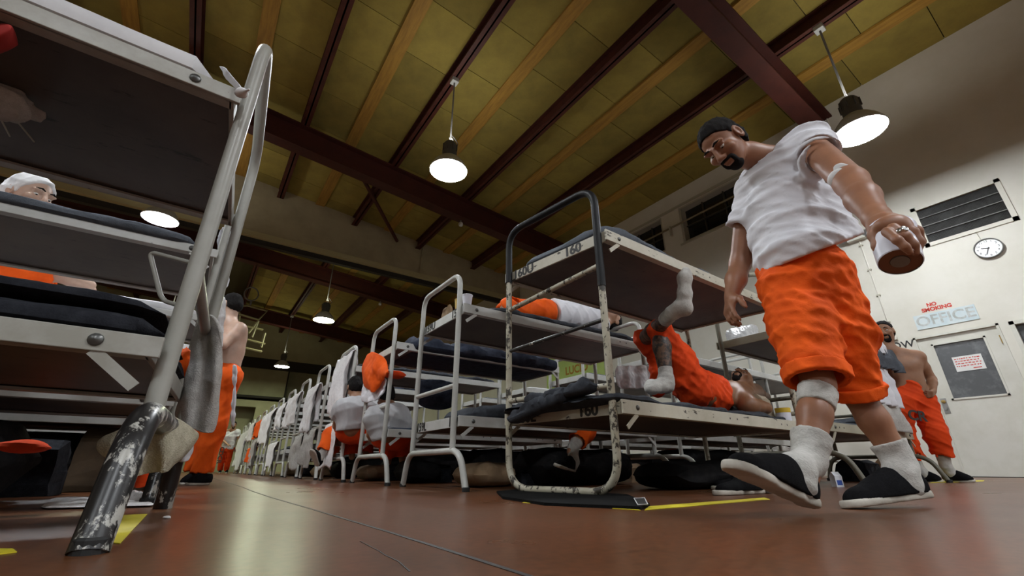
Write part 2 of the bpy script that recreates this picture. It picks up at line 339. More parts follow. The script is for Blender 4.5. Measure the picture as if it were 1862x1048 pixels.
# ceiling: slab, panels, battens, purlins, girders
cm = MB(); cm.hexa([(XL-.3, YB, cz(XL-.3)), (WX+.3, YB, cz(WX+.3)), (WX+.3, FARY+1.5, cz(WX+.3)), (XL-.3, FARY+1.5, cz(XL-.3)), (XL-.3, YB, cz(XL-.3)+.2), (WX+.3, YB, cz(WX+.3)+.2), (WX+.3, FARY+1.5, cz(WX+.3)+.2), (XL-.3, FARY+1.5, cz(XL-.3)+.2)])
ceil = struct(cm.build('ceiling', M_gap))
PXS = [.52+2.175*k for k in range(-4, 4)]
HB = 2.175/2
def panel_mesh(ly):
    wv = HB*.5-.004; mb = MB(); th = .025
    P = [(-wv, -ly/2), (wv, -ly/2), (wv, ly/2), (-wv, ly/2)]
    lo = [(x, y, -SX*x-th) for x, y in P]; hi = [(x, y, -SX*x) for x, y in P]
    o = mb.hexa(lo+hi); me = bpy.data.meshes.new('ceiling_panel'); me.from_pydata(o.v, [], o.f); me.materials.append(M_panel); return me
LYA, LYB = 1.22, 2.4
pa, pb = panel_mesh(LYA-.012), panel_mesh(LYB-.014)
npan = 0
for k in range(-4, 8):
    X = .52+HB*k+HB/2
    if X > WX-.2: continue
    y = -1.6+(.41 if k % 2 else 0)
    while y < HDY:
        o = bpy.data.objects.new('ceiling_panel', pa); COL.objects.link(o); o.parent = ceil; o.location = (X, y+LYA/2, cz(X)); npan += 1; y += LYA
    y = HDY+.1
    while y < FARY-.5:
        if k >= 0:
            o = bpy.data.objects.new('ceiling_panel', pb); COL.objects.link(o); o.parent = ceil; o.location = (X, y+LYB/2, cz(X)); npan += 1
        y += LYB
def long_bar(name, X, wd, dp, m, top=.0, lab=None):
    mb = MB((X, 0, 0)); a, b = X-wd/2, X+wd/2
    return mb, a, b
nb_ = 0
for k, X in enumerate(PXS):
    Xb = X+HB
    if Xb < WX-.2:
        mb = MB(); zc = cz(Xb)-.024; mb.box((Xb-.13, YB, zc-.05), (Xb+.13, FARY, zc)); o = struct(mb.build('ceiling_batten', M_batten)); o['label'] = 'yellow wooden batten along the ceiling between two maroon purlins'; o['group'] = 'ceiling battens'
    mb = MB(); zc = cz(X)-.024; zb = zc-.30     # C-shaped steel purlin
    mb.box((X-.015, YB, zb), (X+.015, FARY, zc)); mb.box((X-.09, YB, zb), (X+.09, FARY, zb+.022)); mb.box((X-.09, YB, zc-.02), (X+.09, FARY, zc))
    o = struct(mb.build('roof_purlin', M_purlin)); o['label'] = 'dark maroon steel purlin running the length of the ceiling'; o['group'] = 'roof purlins'
for Y in (-12.6, -5.3, 2.0, 9.3, 16.65, 23.6):
    g = MB(); dz = .30
    def lev(x, d): return cz(x)-d
    def slab(y0, y1, d0, d1): g.hexa([(XL, y0, lev(XL, d1)), (WX, y0, lev(WX, d1)), (WX, y1, lev(WX, d1)), (XL, y1, lev(XL, d1)), (XL, y0, lev(XL, d0)), (WX, y0, lev(WX, d0)), (WX, y1, lev(WX, d0)), (XL, y1, lev(XL, d0))])
    slab(Y-.16, Y+.16, .30, .335); slab(Y-.16, Y+.16, .90, .935); slab(Y-.02, Y+.02, .335, .90)
    o = struct(g.build('roof_girder', M_girder)); o['label'] = 'deep dark red steel girder crossing the hall under the purlins'; o['group'] = 'roof girders'
for a, b, lab in ((V(1.75, 9.5, cz(1.75)-.42), V(4.1, 12.6, cz(4.1)-.36), 'thin dark diagonal brace rod between girder and tan header'),):
    o = MB().tube([a, b], .055, 8).build('roof_brace', M_purlin, smooth=True); tag(o, lab, 'brace', kind='structure')
# high-bay lamps
M_ball = mat('grey cast lamp housing', (.11, .115, .12), .5, metal=.3)
M_refl = mat('ribbed lamp reflector', (.46, .48, .47), .4)
M_rod = mat('grey lamp stem', (.16, .16, .16), .5)
def lens_mat(nm, c): return mat(nm, c, .5, emit=LAMP_E)
LM = {'w': lens_mat('lamp lens cool', (.92, .96, 1.0)), 'g': lens_mat('lamp lens greenish', (.92, 1.0, .70))}
def lamp(X, Y, z, kind, label, diam=.66, group=None):
    t = empty('high_bay_lamp', (X, Y, z)); tag(t, label, 'lamp', group); r = diam/2; top = cz(X)-.32; o_ = t.location
    MB(o_).lathe([(r*.90, -.012), (r*.985, .0), (r*.97, .008)], o_, n=36).build('lens', LM[kind], t, smooth=True)
    MB(o_).lathe([(r, -.02), (r*1.03, -.005), (r*1.0, .02), (r*.84, .12), (r*.60, .22), (r*.42, .27), (r*.3, .28)], o_, n=36, caps=(0, 1)).build('reflector', M_refl, t, smooth=True)
    bl = MB(o_).lathe([(.10, .27), (.125, .29), (.125, .56), (.10, .60), (.05, .62)], o_, n=20).build('ballast_housing', M_ball, t, smooth=True)
    for k in range(8):
        a = k*math.pi/4; d = V(math.cos(a), math.sin(a), 0); MB(o_).beam(o_+V(0, 0, .40)+d*.13, o_+V(0, 0, .55)+d*.13, d*.012, V(-d.y, d.x, 0)*.006).build('cooling_fin', M_ball, bl)
    MB(o_).tube(fillet([o_+V(0, 0, .6), o_+V(.05, 0, .64), o_+V(.05, 0, .72), o_+V(-.03, 0, .74), o_+V(0, 0, .66)], .03, 4), .012, 8).build('hook', M_rod, t, smooth=True)
    MB(o_).tube([o_+V(0, 0, .7), V(X, Y, top)], .016, 8).build('stem', M_rod, t, smooth=True)
    MB(o_).box((X-.07, Y-.07, top-.10), (X+.07, Y+.07, top)).build('mounting_box', M_refl, t, bevel=.01)
    MB(o_).tube(fillet([o_+V(.1, 0, .58), o_+V(.17, 0, .66), o_+V(.08, 0, .76), o_+V(.015, 0, .8)], .05, 4), .008, 6).build('power_cord', M_black, t, smooth=True)
    ld = bpy.data.lights.new('lamp_spill', 'SPOT'); ld.energy = LAMP_UP*(1 if kind == 'w' else .8); ld.spot_size = math.radians(176); ld.spot_blend = .6; ld.shadow_soft_size = .25
    ld.color = (1, .98, .92) if kind == 'w' else (1, 1, .72)
    lo = bpy.data.objects.new('lamp_spill', ld); COL.objects.link(lo); lo.parent = t; lo.location = (0, 0, .42+.24); lo.rotation_euler = (math.pi, 0, 0)
    return t
PA, PB_, PC = PXS[3], PXS[5], PXS[7]        # -1.66, 2.70, 7.05
GL = 'high bay lamps'
OUTL = ['above the nearest left bunk', 'behind the camera, middle row', 'beyond the left edge of the frame', 'behind the camera, left row', 'behind the camera, near the white wall', 'added for fill at rear of hall, middle row', 'added for fill at rear of hall, left row', 'added for fill far left behind the camera', 'added for fill at rear of hall, near the white wall', 'beside the left wall', 'beyond the header at left']
LAMPS = [(PB_, 5.87, 5.08, 'w', 'bright round lamp hanging from purlin in the middle of the ceiling'), (PC, 1.17, 4.70, 'w', 'bright round lamp hanging above the walking man beside the white wall'),
         (PA, 11.0, 5.15, 'w', 'bright round lamp seen between the decks of the left bunk'), (PB_, 14.95, 4.75, 'g', 'greenish lamp hanging beyond the tan header'), (PB_, 23.3, 4.70, 'g', 'smallest greenish lamp hanging in front of the dark far bay')]
for l in LAMPS: lamp(*l, group=GL)
for i_, (X, Y, k) in enumerate(((PA, 3.2, 'w'), (PB_, -2.6, 'w'), (PXS[1], 13.5, 'g'), (PA, -3.5, 'w'), (PC, -5, 'w'), (PB_, -9, 'w'), (PA, -9.5, 'w'), (PXS[1], -3, 'w'), (PC, -11, 'w'), (PXS[1], 6.5, 'w'), (PA, 18.5, 'g'))):  # unseen lamps; the rear and far left ones are added for fill light
    lamp(X, Y, 4.8, k, 'high bay lamp '+OUTL[i_], group='high bay lamps outside the frame')
# small round fixtures under girders
for p, Y, lab in (((1238, 22), 2.0, 'small round sensor hanging at the near girder'), ((838, 405), 9.3, 'small round sensor under the long girder'), ((692, 546), 16.65, 'small round sensor under the girder beyond the header')):
    q = onY(*p, Y); q.z = cz(q.x)-.95
    s_ = empty('ceiling_sensor', q); tag(s_, lab, 'sensor'); MB(q).tube([q, q-V(0, 0, .1)], .02, 8).build('sensor_stem', M_rod, s_)
    MB(q).lathe([(.02, -.06), (.055, -.09), (.065, -.14), (.05, -.18), (.01, -.20)], q, n=16).build('sensor_bulb', M_refl, s_, smooth=True)
# retracted hoop frame at far left of the ceiling
hp = empty('ceiling_hoop_frame', onY(455, 590, 15.5)); tag(hp, 'yellowed tubular hoop frame folded up under the far ceiling', 'hoop frame'); M_hoop = mat('yellowed enamel tube', (.22, .19, .09), .6)
def hpx(x, y): return onY(x, y, 15.5+(x-450)*.004)
for a in ([(432, 558), (436, 572), (470, 582), (486, 566), (450, 556), (432, 558)], [(436, 575), (432, 600), (452, 606), (468, 586)], [(470, 584), (458, 614)], [(428, 590), (478, 600)], [(426, 612), (482, 626)], [(482, 606), (475, 632)], [(424, 628), (476, 640)]):
    MB(hp.location).tube([hpx(*p) for p in a], .035, 6).build('frame_tube', M_hoop, hp, smooth=True)
MB(hp.location).tube([hpx(457+13*math.cos(t_), 535+12*math.sin(t_)) for t_ in np.linspace(0, 2*math.pi, 24)[:-1]], .022, 6, closed=True).build('hoop_ring', M_rod, hp, smooth=True)
MB(hp.location).tube([hpx(457, 547), hpx(455, 556)], .03, 6).build('ring_bracket', M_rod, hp)
# poster on the right wall, far
gp = tag(MB().box((WX-.02, 8.6, 2.15), (WX-.005, 11.2, 3.55)).build('wall_poster', mat('lime poster', (.50, .66, .20), .7)), 'bright lime green poster glimpsed on the wall between bunks', 'poster')
text('LUCIO', .34, (WX-.021, 9.75, 2.95), yd, zd, mat('ochre lettering', (.45, .22, .02), .6), 'lettering', gp, bold=.01)
text('ADO P', .30, (WX-.021, 9.55, 2.55), yd, zd, mat('dark green lettering', (.05, .10, .04), .6), 'lettering', gp, bold=.008)
# yellow floor tape
M_tape = mat('yellow floor tape', (.62, .52, .02), .5, col2=(.42, .36, .03), scale=20, lo=.55, hi=.7)
def tape(px, lab):
    ps_ = [onZ(*p) for p in px]; n = len(ps_); mb = MB(); mb.add([p+V(0, 0, .0004) for p in ps_]+[p+V(0, 0, .0018) for p in ps_], [tuple(range(n)), tuple(range(2*n-1, n-1, -1))]+[(i, (i+1) % n, (i+1) % n+n, i+n) for i in range(n)])
    tag(mb.build('floor_tape', M_tape), lab, 'tape')
tape([(1172, 929), (1180, 922), (1390, 906), (1400, 909)], 'bright yellow tape strip on floor beside the mat')
tape([(950, 915), (960, 912), (1150, 925), (1165, 929)], 'thin yellow tape edge showing along the black mat')
tape([(196, 988), (218, 990), (268, 936), (225, 938)], 'yellow tape patch on floor behind the chipped black bunk foot')
tape([(-20, 1000), (22, 1000), (30, 1006), (-20, 1012)], 'yellow tape scrap at the bottom left corner of the floor')
tape([(1690, 879), (1700, 876), (1790, 874), (1788, 876)], 'yellow tape strip at the feet of the shirtless man by door')
# ================================================================ bunks and bedding
M_fr = chips(mat('grey white enamel tube', (.46, .46, .43), .35, col2=(.38, .38, .35), scale=6, spec=.5), (.05, .045, .04), scale=9, lo=.68, hi=.70)
M_rail = chips(mat('grey white enamel rail', (.48, .48, .46), .45, col2=(.40, .40, .37), scale=7), (.06, .05, .04), scale=10, lo=.70, hi=.72)
M_fr160 = chips(mat('cream enamel tube chipped', (.45, .42, .33), .45, col2=(.36, .33, .24), scale=8), (.035, .028, .02), scale=26, lo=.53, hi=.56, stretch=(1, 1, .6))
M_rail160 = chips(mat('cream enamel rail chipped', (.52, .49, .40), .5, col2=(.44, .41, .32), scale=6), (.04, .03, .022), scale=12, lo=.60, hi=.615, stretch=(.6, 1, 2.5))
M_sleeve = mat('black rubber sleeve', (.005, .005, .006), .5, spec=.25)
M_chipblack = chips(mat('black enamel tube chipped', (.022, .02, .018), .4), (.40, .38, .32), scale=24, lo=.60, hi=.62)
M_foot = chips(mat('black foot paint', (.014, .013, .013), .35), (.42, .41, .37), scale=15, lo=.535, hi=.565, stretch=(1, 1, .6), seed=3.3)
M_frL = chips(mat('dull grey enamel tube', (.33, .325, .29), .4, col2=(.27, .265, .23), scale=5), (.02, .02, .02), scale=13, lo=.70, hi=.715, seed=1.0)
M_railL = chips(mat('dull grey enamel rail', (.36, .355, .32), .5, col2=(.28, .27, .23), scale=9), (.05, .04, .03), scale=16, lo=.66, hi=.70, seed=2)
M_olive = chips(mat('olive enamel tube', (.13, .12, .085), .45, col2=(.10, .09, .06), scale=6), (.02, .018, .012), scale=15, lo=.62, hi=.66)
M_oliver = mat('olive enamel rail', (.34, .32, .24), .5, col2=(.28, .26, .19), scale=6)
M_deck = chips(mat('brown steel deck underside', (.10, .078, .062), .5, col2=(.062, .047, .040), scale=3), (.016, .013, .011), scale=7, lo=.60, hi=.68, stretch=(1, 3.5, 1))
M_rivet = mat('steel rivet', (.10, .10, .095), .35, metal=.7)
M_num = mat('black stencil number', (.02, .018, .016), .6)
RR = .019
def bunk(name, FR, FL, BR, BL, kind, label, group=None, cat='bunk bed', mats=None, zs=(.37, 1.13), top=1.44, nums=None, black_top=False, detail=True, feet_mat=None, rung_z=(.63,), foot_r=1.05, skip_upper=False, hz=.033):
    """steel two-deck bunk; FR/FL aisle end posts (nearer, farther), BR/BL the other end. kind: 'kick' bent feet, 'loop' closed loop end"""
    FR, FL, BR, BL = [V(p[0], p[1], 0) for p in (FR, FL, BR, BL)]
    mf, mr = mats or (M_fr, M_rail); root = empty(name, FR); tag(root, label, cat, group); O = FR
    def frame(A, B):
        u = (B-A).normalized(); k = V(0, 0, 1); wd = (B-A).length
        if kind == 'loop':
            pts = fillet([A+k*RR, A+k*top, B+k*top, B+k*RR], [.16, .13, .13, .16], 8, closed=True)
            e = MB(O).tube(pts, RR, 14, closed=True).build('end_frame', mf, root, smooth=True)
        else:
            # bent base tube and arched post tube welded onto it
            base = fillet([A-u*.19+k*.0, A-u*.10+k*.225, B+u*.07+k*.225, B+u*.13], [0, .11, .11, 0], 7)
            MB(O).tube(base, RR*foot_r, 14).build('base_tube', feet_mat or mf, root, smooth=True)
            pts = fillet([A+k*.225, A+k*top, B+k*top, B+k*.225], [0, .11, .11, 0], 8)
            e = MB(O).tube(pts, RR, 14).build('end_frame', mf, root, smooth=True)
            for q in (A-u*.19, B+u*.13): MB(O).lathe([(RR*1.2, 0), (RR*1.25, .02), (RR*1.1, .024)], q, n=12).build('foot_cap', M_black, root)
        for z in rung_z: MB(O).tube([A+k*z, B+k*(z+(.0))], RR*.85, 10).build('rung', mf, root, smooth=True)
        return e
    frame(FR, FL); frame(BR, BL)
    L_ = (BR-FR).normalized(); u = (FL-FR).normalized(); k = V(0, 0, 1); g = RR+.004
    for zi, z in enumerate(zs):
        c = [FR+L_*.03-u*.045, BR-L_*.03-u*.045, BL-L_*.03+u*.045, FL+L_*.03+u*.045]; zc = z+hz
        dk = MB(O).hexa([p+k*(z+.012) for p in c]+[p+k*(z+.022) for p in c]).build('deck', M_deck, root)
        for a, b, s in ((c[0], c[1], -u), (c[3], c[2], u)):
            MB(O).beam(a+k*zc-L_*.02, b+k*zc+L_*.02, s*.006, k*hz).build('side_rail', mr, root, bevel=.002)
            MB(O).beam(a+k*(z+.004)-s*.018, b+k*(z+.004)-s*.018, s*.016, k*.004).build('rail_lip', mr, root)
        for a, b, s in ((c[0], c[3], -L_), (c[1], c[2], L_)):
            MB(O).beam(a+k*zc, b+k*zc, s*.006, k*hz).build('end_rail', mr, root, bevel=.002)
        if detail:
            for a, s, w_ in ((c[0], 1, -u), (c[3], 1, u), (c[1], -1, -u)):
                p0 = a+L_*(.085*s)+k*(z+.002); p1 = a+L_*(.005*s)+k*(z-.062)
                dd = (p1-p0).normalized(); (MB(O).beam(p0, p1, dd.cross(u)*.011, u*.0025).build('brace', mr, root) if not (skip_upper and zi) else None)
                q = a+L_*(.085*s)+k*zc+w_*.006
                MB(O).lathe([(.013, 0), (.012, .004), (.006, .008), (0, .009)], q, w_, 12).build('rivet', M_rivet, root, smooth=True)
                for t in (.46, .50, .78, .82):
                    if s > 0: MB(O).lathe([(.006, 0), (.006, .0008)], c[0 if w_ == -u else 3]+L_*(2*t)+k*zc+w_*.0062, w_, 10).build('rail_hole', M_black, root)
        if nums and nums[zi]:
            for body, t in nums[zi]:
                p = c[3]+(c[0]-c[3])*t+k*zc-L_*.0075
                text(body, .085, p, -u, k, M_num, 'stencil_number', root, depth=.0008, org=O, fat=.0032)
    return root
W_, SP, BL_ = .63, 1.215, 1.95
XR, XLt = 1.335, -.075
Y159 = 2.575
b160 = bunk('bunk_bed', (1.61, 1.475), (1.505, 2.20), (3.62, 1.515), (3.53, 2.24), 'loop', 'chipped cream bunk numbered 160 with black sleeved arch, on a black mat', mats=(M_fr160, M_rail160), zs=(.36, 1.29), top=1.655, rung_z=(.495,),
            nums=([('160', .74), ('160L', .19)], [('160', .70), ('160U', .19)]))
u160 = (V(1.505, 2.20, 0)-V(1.61, 1.475, 0)).normalized()
A, B = V(1.61, 1.475, 0), V(1.505, 2.20, 0); k_ = V(0, 0, 1)
MB(b160.location).tube(fillet([A+k_*1.02, A+k_*1.655, B+k_*1.655, B+k_*1.27], [0, .13, .13, 0], 8), RR+.0035, 14).build('arch_sleeve', M_sleeve, b160, smooth=True)
MB(b160.location).tube([A+k_*1.145, B+k_*1.075], RR*.85, 10).build('rung', M_fr160, b160, smooth=True)
MB(b160.location).tube([A+k_*.835, B+k_*.80], RR*.6, 10).build('rung', M_chipblack, b160, smooth=True)
MB(b160.location).tube([B+k_*1.262-u160*.03, B+k_*1.27+u160*.03, B+k_*1.268+V(-.03, 0, 0)], .004, 6).build('tie_wire', M_rivet, b160)
GR = 'bunks along the right of the aisle'
def corners(X, Y, s=1, L=BL_): return (X, Y), (X, Y+W_), (X+s*L, Y), (X+s*L, Y+W_)
b159 = bunk('bunk_bed', *corners(XR, Y159), 'kick', 'grey white bunk numbered 159, next beyond bunk 160', GR, nums=([('159', .86), ('159L', .17)], [('159', .80), ('159U', .20)]))
b158 = bunk('bunk_bed', *corners(XR-.02, Y159+SP), 'kick', 'grey white bunk with an orange shirt hung over its arch', GR, nums=([('158', .86)], None))
proto = bunk('bunk_bed', *corners(XR-.03, Y159+2*SP), 'kick', 'grey white bunk with a long white towel hung over its arch', GR, detail=False)
far_labels = ['second bunk behind the one with the long towel on its arch'] + ['bunk in the receding right row, %s from the far end' % s for s in ('ninth', 'eighth', 'seventh', 'sixth', 'fifth', 'fourth', 'third', 'second', 'first')]
RB = [b160, b159, b158, proto]
far_labels[0] = 'bunk in the receding right row, tenth from the far end'
for i, lb in enumerate(far_labels):
    c_ = copy_tree(proto, None, (XR-.03, Y159+(3+i)*SP, 0)); c_['label'] = lb; RB.append(c_)
GLf = 'bunks along the left of the aisle'
bL1 = bunk('bunk_bed', (-.085, 1.20), (-.045, 1.86), (-2.05, 1.16), (-2.02, 1.82), 'kick', 'nearest bunk at left with chipped black bent foot and towels', GLf, mats=(M_frL, M_railL), zs=(.335, 1.035), top=1.355, feet_mat=M_foot, rung_z=(.56,), foot_r=1.4, skip_upper=True, hz=.022)
LBK = [bL1]
bL2 = bunk('bunk_bed', *corners(XLt-.02, 2.44, -1), 'kick', 'second bunk at left, grey blanket on its upper deck', GLf, mats=(M_frL, M_rail), feet_mat=M_foot, detail=True, zs=(.37, 1.08), top=1.38, hz=.021)
for i, lb in enumerate(('third bunk at left, just before the man in long orange trousers', 'fourth bunk at left, behind the man in long orange trousers', 'fifth bunk at left, mostly hidden by the man in long orange trousers')):
    c_ = copy_tree(bL2, None, (XLt-.02, 2.44+SP*(i+1), 0)); c_['label'] = lb; LBK.append(c_)
# second row towards the white wall
G2 = 'bunks in the middle of the hall'
bO = bunk('bunk_bed', (5.62, 1.44), (5.62, 2.07), (3.76, 1.44), (3.76, 2.07), 'kick', 'dark olive bunk behind the walking man, clothes hung on its end', G2, mats=(M_olive, M_oliver), top=1.45)
m2 = bunk('bunk_bed', *corners(3.72, 2.62, 1, 1.9), 'kick', 'pale bunk behind bunk 160, second row nearest the walking man', G2, detail=False)
for i, lb in enumerate(('pale bunk in the second row, behind bunk 159', 'pale bunk in the second row, behind the bunk with the orange shirt', 'pale bunk in the second row, farthest one glimpsed below the green poster')):
    c_ = copy_tree(m2, None, (3.72, 2.62+SP*(i+1), 0)); c_['label'] = lb
m3 = bunk('bunk_bed', *corners(6.1, 3.0, 1, 1.9), 'kick', 'pale bunk near the wall, dark arch seen above the lying man', G2, detail=False, zs=(.40, 1.28), top=1.62)
for i, lb in enumerate(('pale bunk near the wall, next beyond the one above the lying man',)):
    c_ = copy_tree(m3, None, (6.1, 3.0+SP*(i+1), 0)); c_['label'] = lb
# ---------------------------------------------------------------- soft goods
M_wool = mat('dark grey wool blanket', (.030, .033, .040), .95, col2=(.055, .06, .07), scale=26, lo=.35, hi=.75, bump=.4, bscale=260, spec=.15)
M_wool2 = mat('mid grey wool blanket', (.075, .085, .10), .95, col2=(.11, .12, .14), scale=60, lo=.35, hi=.75, bump=.4, bscale=300, spec=.15)
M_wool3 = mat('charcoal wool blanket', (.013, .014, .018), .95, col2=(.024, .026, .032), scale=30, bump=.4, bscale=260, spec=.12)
M_navy = mat('navy wool blanket', (.020, .025, .040), .9, col2=(.04, .048, .07), scale=14, bump=.3, bscale=200, spec=.15)
M_sheet = mat('white cotton sheet', (.62, .62, .63), .85, col2=(.52, .52, .54), scale=5, bump=.2, bscale=25)
M_towel = mat('grey terry towel', (.47, .455, .43), .95, col2=(.38, .365, .34), scale=60, bump=.8, bscale=220, spec=.1)
M_towelc = mat('cream terry towel', (.46, .42, .32), .95, col2=(.36, .33, .24), scale=40, bump=.8, bscale=220, spec=.1)
M_towelw = mat('white terry towel', (.80, .79, .79), .95, col2=(.70, .69, .70), scale=40, bump=.6, bscale=200, spec=.1)
M_or = mat('bright orange cotton', (.85, .115, .008), .8, col2=(.72, .085, .006), scale=7, bump=.2, bscale=160, spec=.2)
M_or2 = mat('red orange cotton', (.74, .065, .008), .8, col2=(.60, .048, .006), scale=7, bump=.2, bscale=160, spec=.2)
def loaf(name, P0, P1, wv, hgt, m, label, cat, e=3.0, amp=.012, fs=6, seed=0, ends=.06, nu=26, nr=28, group=None, parent=None, belly=0, prof=None):
    """soft rounded slab from P0 to P1 (centre of underside), half-width vector wv, thickness hgt"""
    P0, P1, wv = Vector(P0), Vector(P1), Vector(wv); d = P1-P0; up = V(0, 0, 1); vs = []; fs_ = []; L = d.length
    for i in range(nu+1):
        t = i/nu; s_ = t*L; en = min(s_, L-s_); q = min(1, en/ends) if ends else 1; q = math.sqrt(max(0, 1-(1-q)**2)) if q < 1 else 1; q = max(q, .12)
        hh = hgt*(prof(t) if prof else 1)
        for k in range(nr):
            a = 2*math.pi*k/nr; ca, sa = math.cos(a), math.sin(a); x = math.copysign(abs(ca)**(2/e), ca); z = math.copysign(abs(sa)**(2/e), sa)
            p = P0+d*t+wv*(x*(.75+.25*q))+up*(hh*(.5+.5*z*q))
            n_ = nz(p, fs, seed)*amp+nz(p, fs*2.7, seed+5)*amp*.5
            nv = (wv.normalized()*x+up*z)
            if z < -.3: n_ *= .15
            p = p+nv*n_; vs.append(p)
    for i in range(nu):
        for k in range(nr): fs_.append((i*nr+k, i*nr+(k+1) % nr, (i+1)*nr+(k+1) % nr, (i+1)*nr+k))
    fs_ += [tuple(range(nr-1, -1, -1)), tuple(nu*nr+k for k in range(nr))]
    o = MB(P0).add(vs, fs_).build(name, m, parent, smooth=True)
    if label: tag(o, label, cat, group)
    return o
def bed(b, deck, m, lab_m, lab_b, mb_=None, seed=0, hb_=.05, hm=.06, grp=True):
    """mattress and blanket on a deck of bunk root b (located at its aisle near post, floor level)"""
    pass
def drape(name, a, b, l1, l2, out, m, label, cat='towel', folds=3, amp=.02, seed=0, th=.006, ns=26, nt=30, flare=0, rr=.024, jag=.03, group=None, pinch=0, parent=None, sag=0):
    """cloth hung over a bar from a to b: l1 hangs on the 'out' side, l2 on the other"""
    a, b, out = Vector(a), Vector(b), Vector(out).normalized(); vs = []; fs_ = []; ax = b-a; mid = (a+b)/2; T = l1+l2+math.pi*rr
    for i in range(ns+1):
        s_ = i/ns; p0 = a+ax*s_; j1 = l1*(1+jag*3*nz((s_*3, seed, 0), 1.0, seed)); j2 = l2*(1+jag*3*nz((s_*3, seed+4, 0), 1.0, seed+2))
        for j in range(nt+1):
            t = j/nt; s1 = j1; s2 = j2; tot = s1+s2+math.pi*rr; x = t*tot
            if x < s1: h_ = s1-x; side = 1; p = p0+out*rr-V(0, 0, h_)
            elif x < s1+math.pi*rr: an = (x-s1)/rr; h_ = 0; side = math.cos(an); p = p0+out*rr*math.cos(an)+V(0, 0, rr*math.sin(an))
            else: h_ = x-s1-math.pi*rr; side = -1; p = p0-out*rr-V(0, 0, h_)
            f_ = min(1, h_/max(.12, .3*(l1+l2)*.5)); w_ = math.sin(2*math.pi*folds*s_+seed+1.2*nz(p, 3, seed))*amp*f_+nz(p, 6, seed)*amp*.8*f_
            p = p+out*(w_*side*1.0+(amp*.6*f_)*side)
            p = p+(mid+V(0, 0, 0)-p0)*(pinch*min(1, h_/.1) if pinch > 0 else 0) + ax*((s_-.5)*flare*f_)
            if sag: p.z -= sag*4*s_*(1-s_)
            vs.append(p)
    for i in range(ns):
        for j in range(nt): q = i*(nt+1)+j; fs_.append((q, q+1, q+nt+2, q+nt+1))
    o = MB(a).add(vs, fs_).build(name, m, parent, smooth=True, loc=(a if parent is None else None)); crumple(o, amp*1.2, .09); sm = o.modifiers.new('thickness', 'SOLIDIFY'); sm.thickness = th; sm.offset = 0
    if label: tag(o, label, cat, group)
    return o
def crumple(o, strength, size):
    k = f'creases {size}'; tx = bpy.data.textures.get(k) or bpy.data.textures.new(k, 'CLOUDS'); tx.noise_scale = size; tx.noise_depth = 2
    dm_ = o.modifiers.new('creases', 'DISPLACE'); dm_.texture = tx; dm_.texture_coords = 'GLOBAL'; dm_.strength = strength; dm_.mid_level = .5
def sheet(name, grid, m, label=None, cat=None, th=.006, parent=None, group=None, sub=1, wr=.03, ws=.07):
    """cloth through a grid of points (rows of equal length)"""
    nr, nc = len(grid), len(grid[0]); o0 = Vector(grid[0][0]); vs = [p for r in grid for p in r]; fs_ = [(i*nc+j, i*nc+j+1, (i+1)*nc+j+1, (i+1)*nc+j) for i in range(nr-1) for j in range(nc-1)]
    o = MB(o0).add(vs, fs_).build(name, m, parent, smooth=True, loc=o0 if parent is None else None)
    if sub: sb = o.modifiers.new('sub', 'SUBSURF'); sb.levels = 4; sb.render_levels = 4
    crumple(o, wr, ws)
    sm = o.modifiers.new('thickness', 'SOLIDIFY'); sm.thickness = th; sm.offset = 0
    if label: tag(o, label, cat, group)
    return o
def mattress(FRp, L_, u_, z, lab, seed=0, m=None, h=.05, inset=.02, wd=W_):
    P0 = FRp+u_*(wd/2)+L_*.06+V(0, 0, z+.026); P1 = P0+L_*(BL_-.12)
    return loaf('mattress', P0, P1, u_*(wd/2+.02), h, m or M_sheet, lab, 'mattress', e=5, amp=.004, seed=seed, ends=.04)
def blanket(FRp, L_, u_, z, lab, seed=0, m=None, h=.05, t0=0.0, t1=1.0, amp=.016, wd=W_, grow=.035, fs=7, prof=None):
    P0 = FRp+u_*(wd/2)+L_*(.04+(BL_-.08)*t0)+V(0, 0, z); P1 = FRp+u_*(wd/2)+L_*(.04+(BL_-.08)*t1)+V(0, 0, z)
    return loaf('blanket', P0, P1, u_*(wd/2+grow), h, m or M_wool, lab, 'blanket', e=3.2, amp=amp, seed=seed, fs=fs, ends=.08, nu=44, nr=36, prof=prof)
X_, Yv = V(1, 0, 0), V(0, 1, 0)
# bunk 160
L6 = (V(3.62, 1.515, 0)-V(1.61, 1.475, 0)).normalized(); F6 = V(1.61, 1.475, 0)+u160*.02
mattress(F6, L6, u160, .36, 'thin white mattress on lower deck of bunk 160', 1, h=.045, wd=.69)
blanket(F6-L6*.10, L6, u160, .405, 'rumpled dark grey blanket under the lying tattooed man', 2, M_wool, .06, amp=.03, wd=.70, grow=.05, fs=5)
mattress(F6, L6, u160, 1.29, 'thin mattress on upper deck of bunk 160', 3, h=.055, wd=.69)
blanket(F6+L6*.02, L6, u160, 1.345, 'dark grey blanket humped over upper deck of bunk 160', 4, M_wool2, .085, amp=.03, wd=.66, grow=.02, fs=4, prof=lambda t: .95+.9*math.exp(-((t-.10)/.09)**2))
# bunk 159
F9 = V(XR, Y159, 0)
mattress(F9, X_, Yv, .37, 'thin mattress on lower deck of bunk 159', 5)
blanket(F9, X_, Yv, .425, 'thick charcoal blanket on lower deck of bunk 159', 6, M_wool, .11, t0=.09, amp=.03, grow=.0, fs=4)
mattress(F9, X_, Yv, 1.13, 'thin white mattress on upper deck of bunk 159', 7)
blanket(F9, X_, Yv, 1.185, 'dark grey blanket with raised edge on upper deck of bunk 159', 8, M_wool, .08, t0=.12, amp=.02)
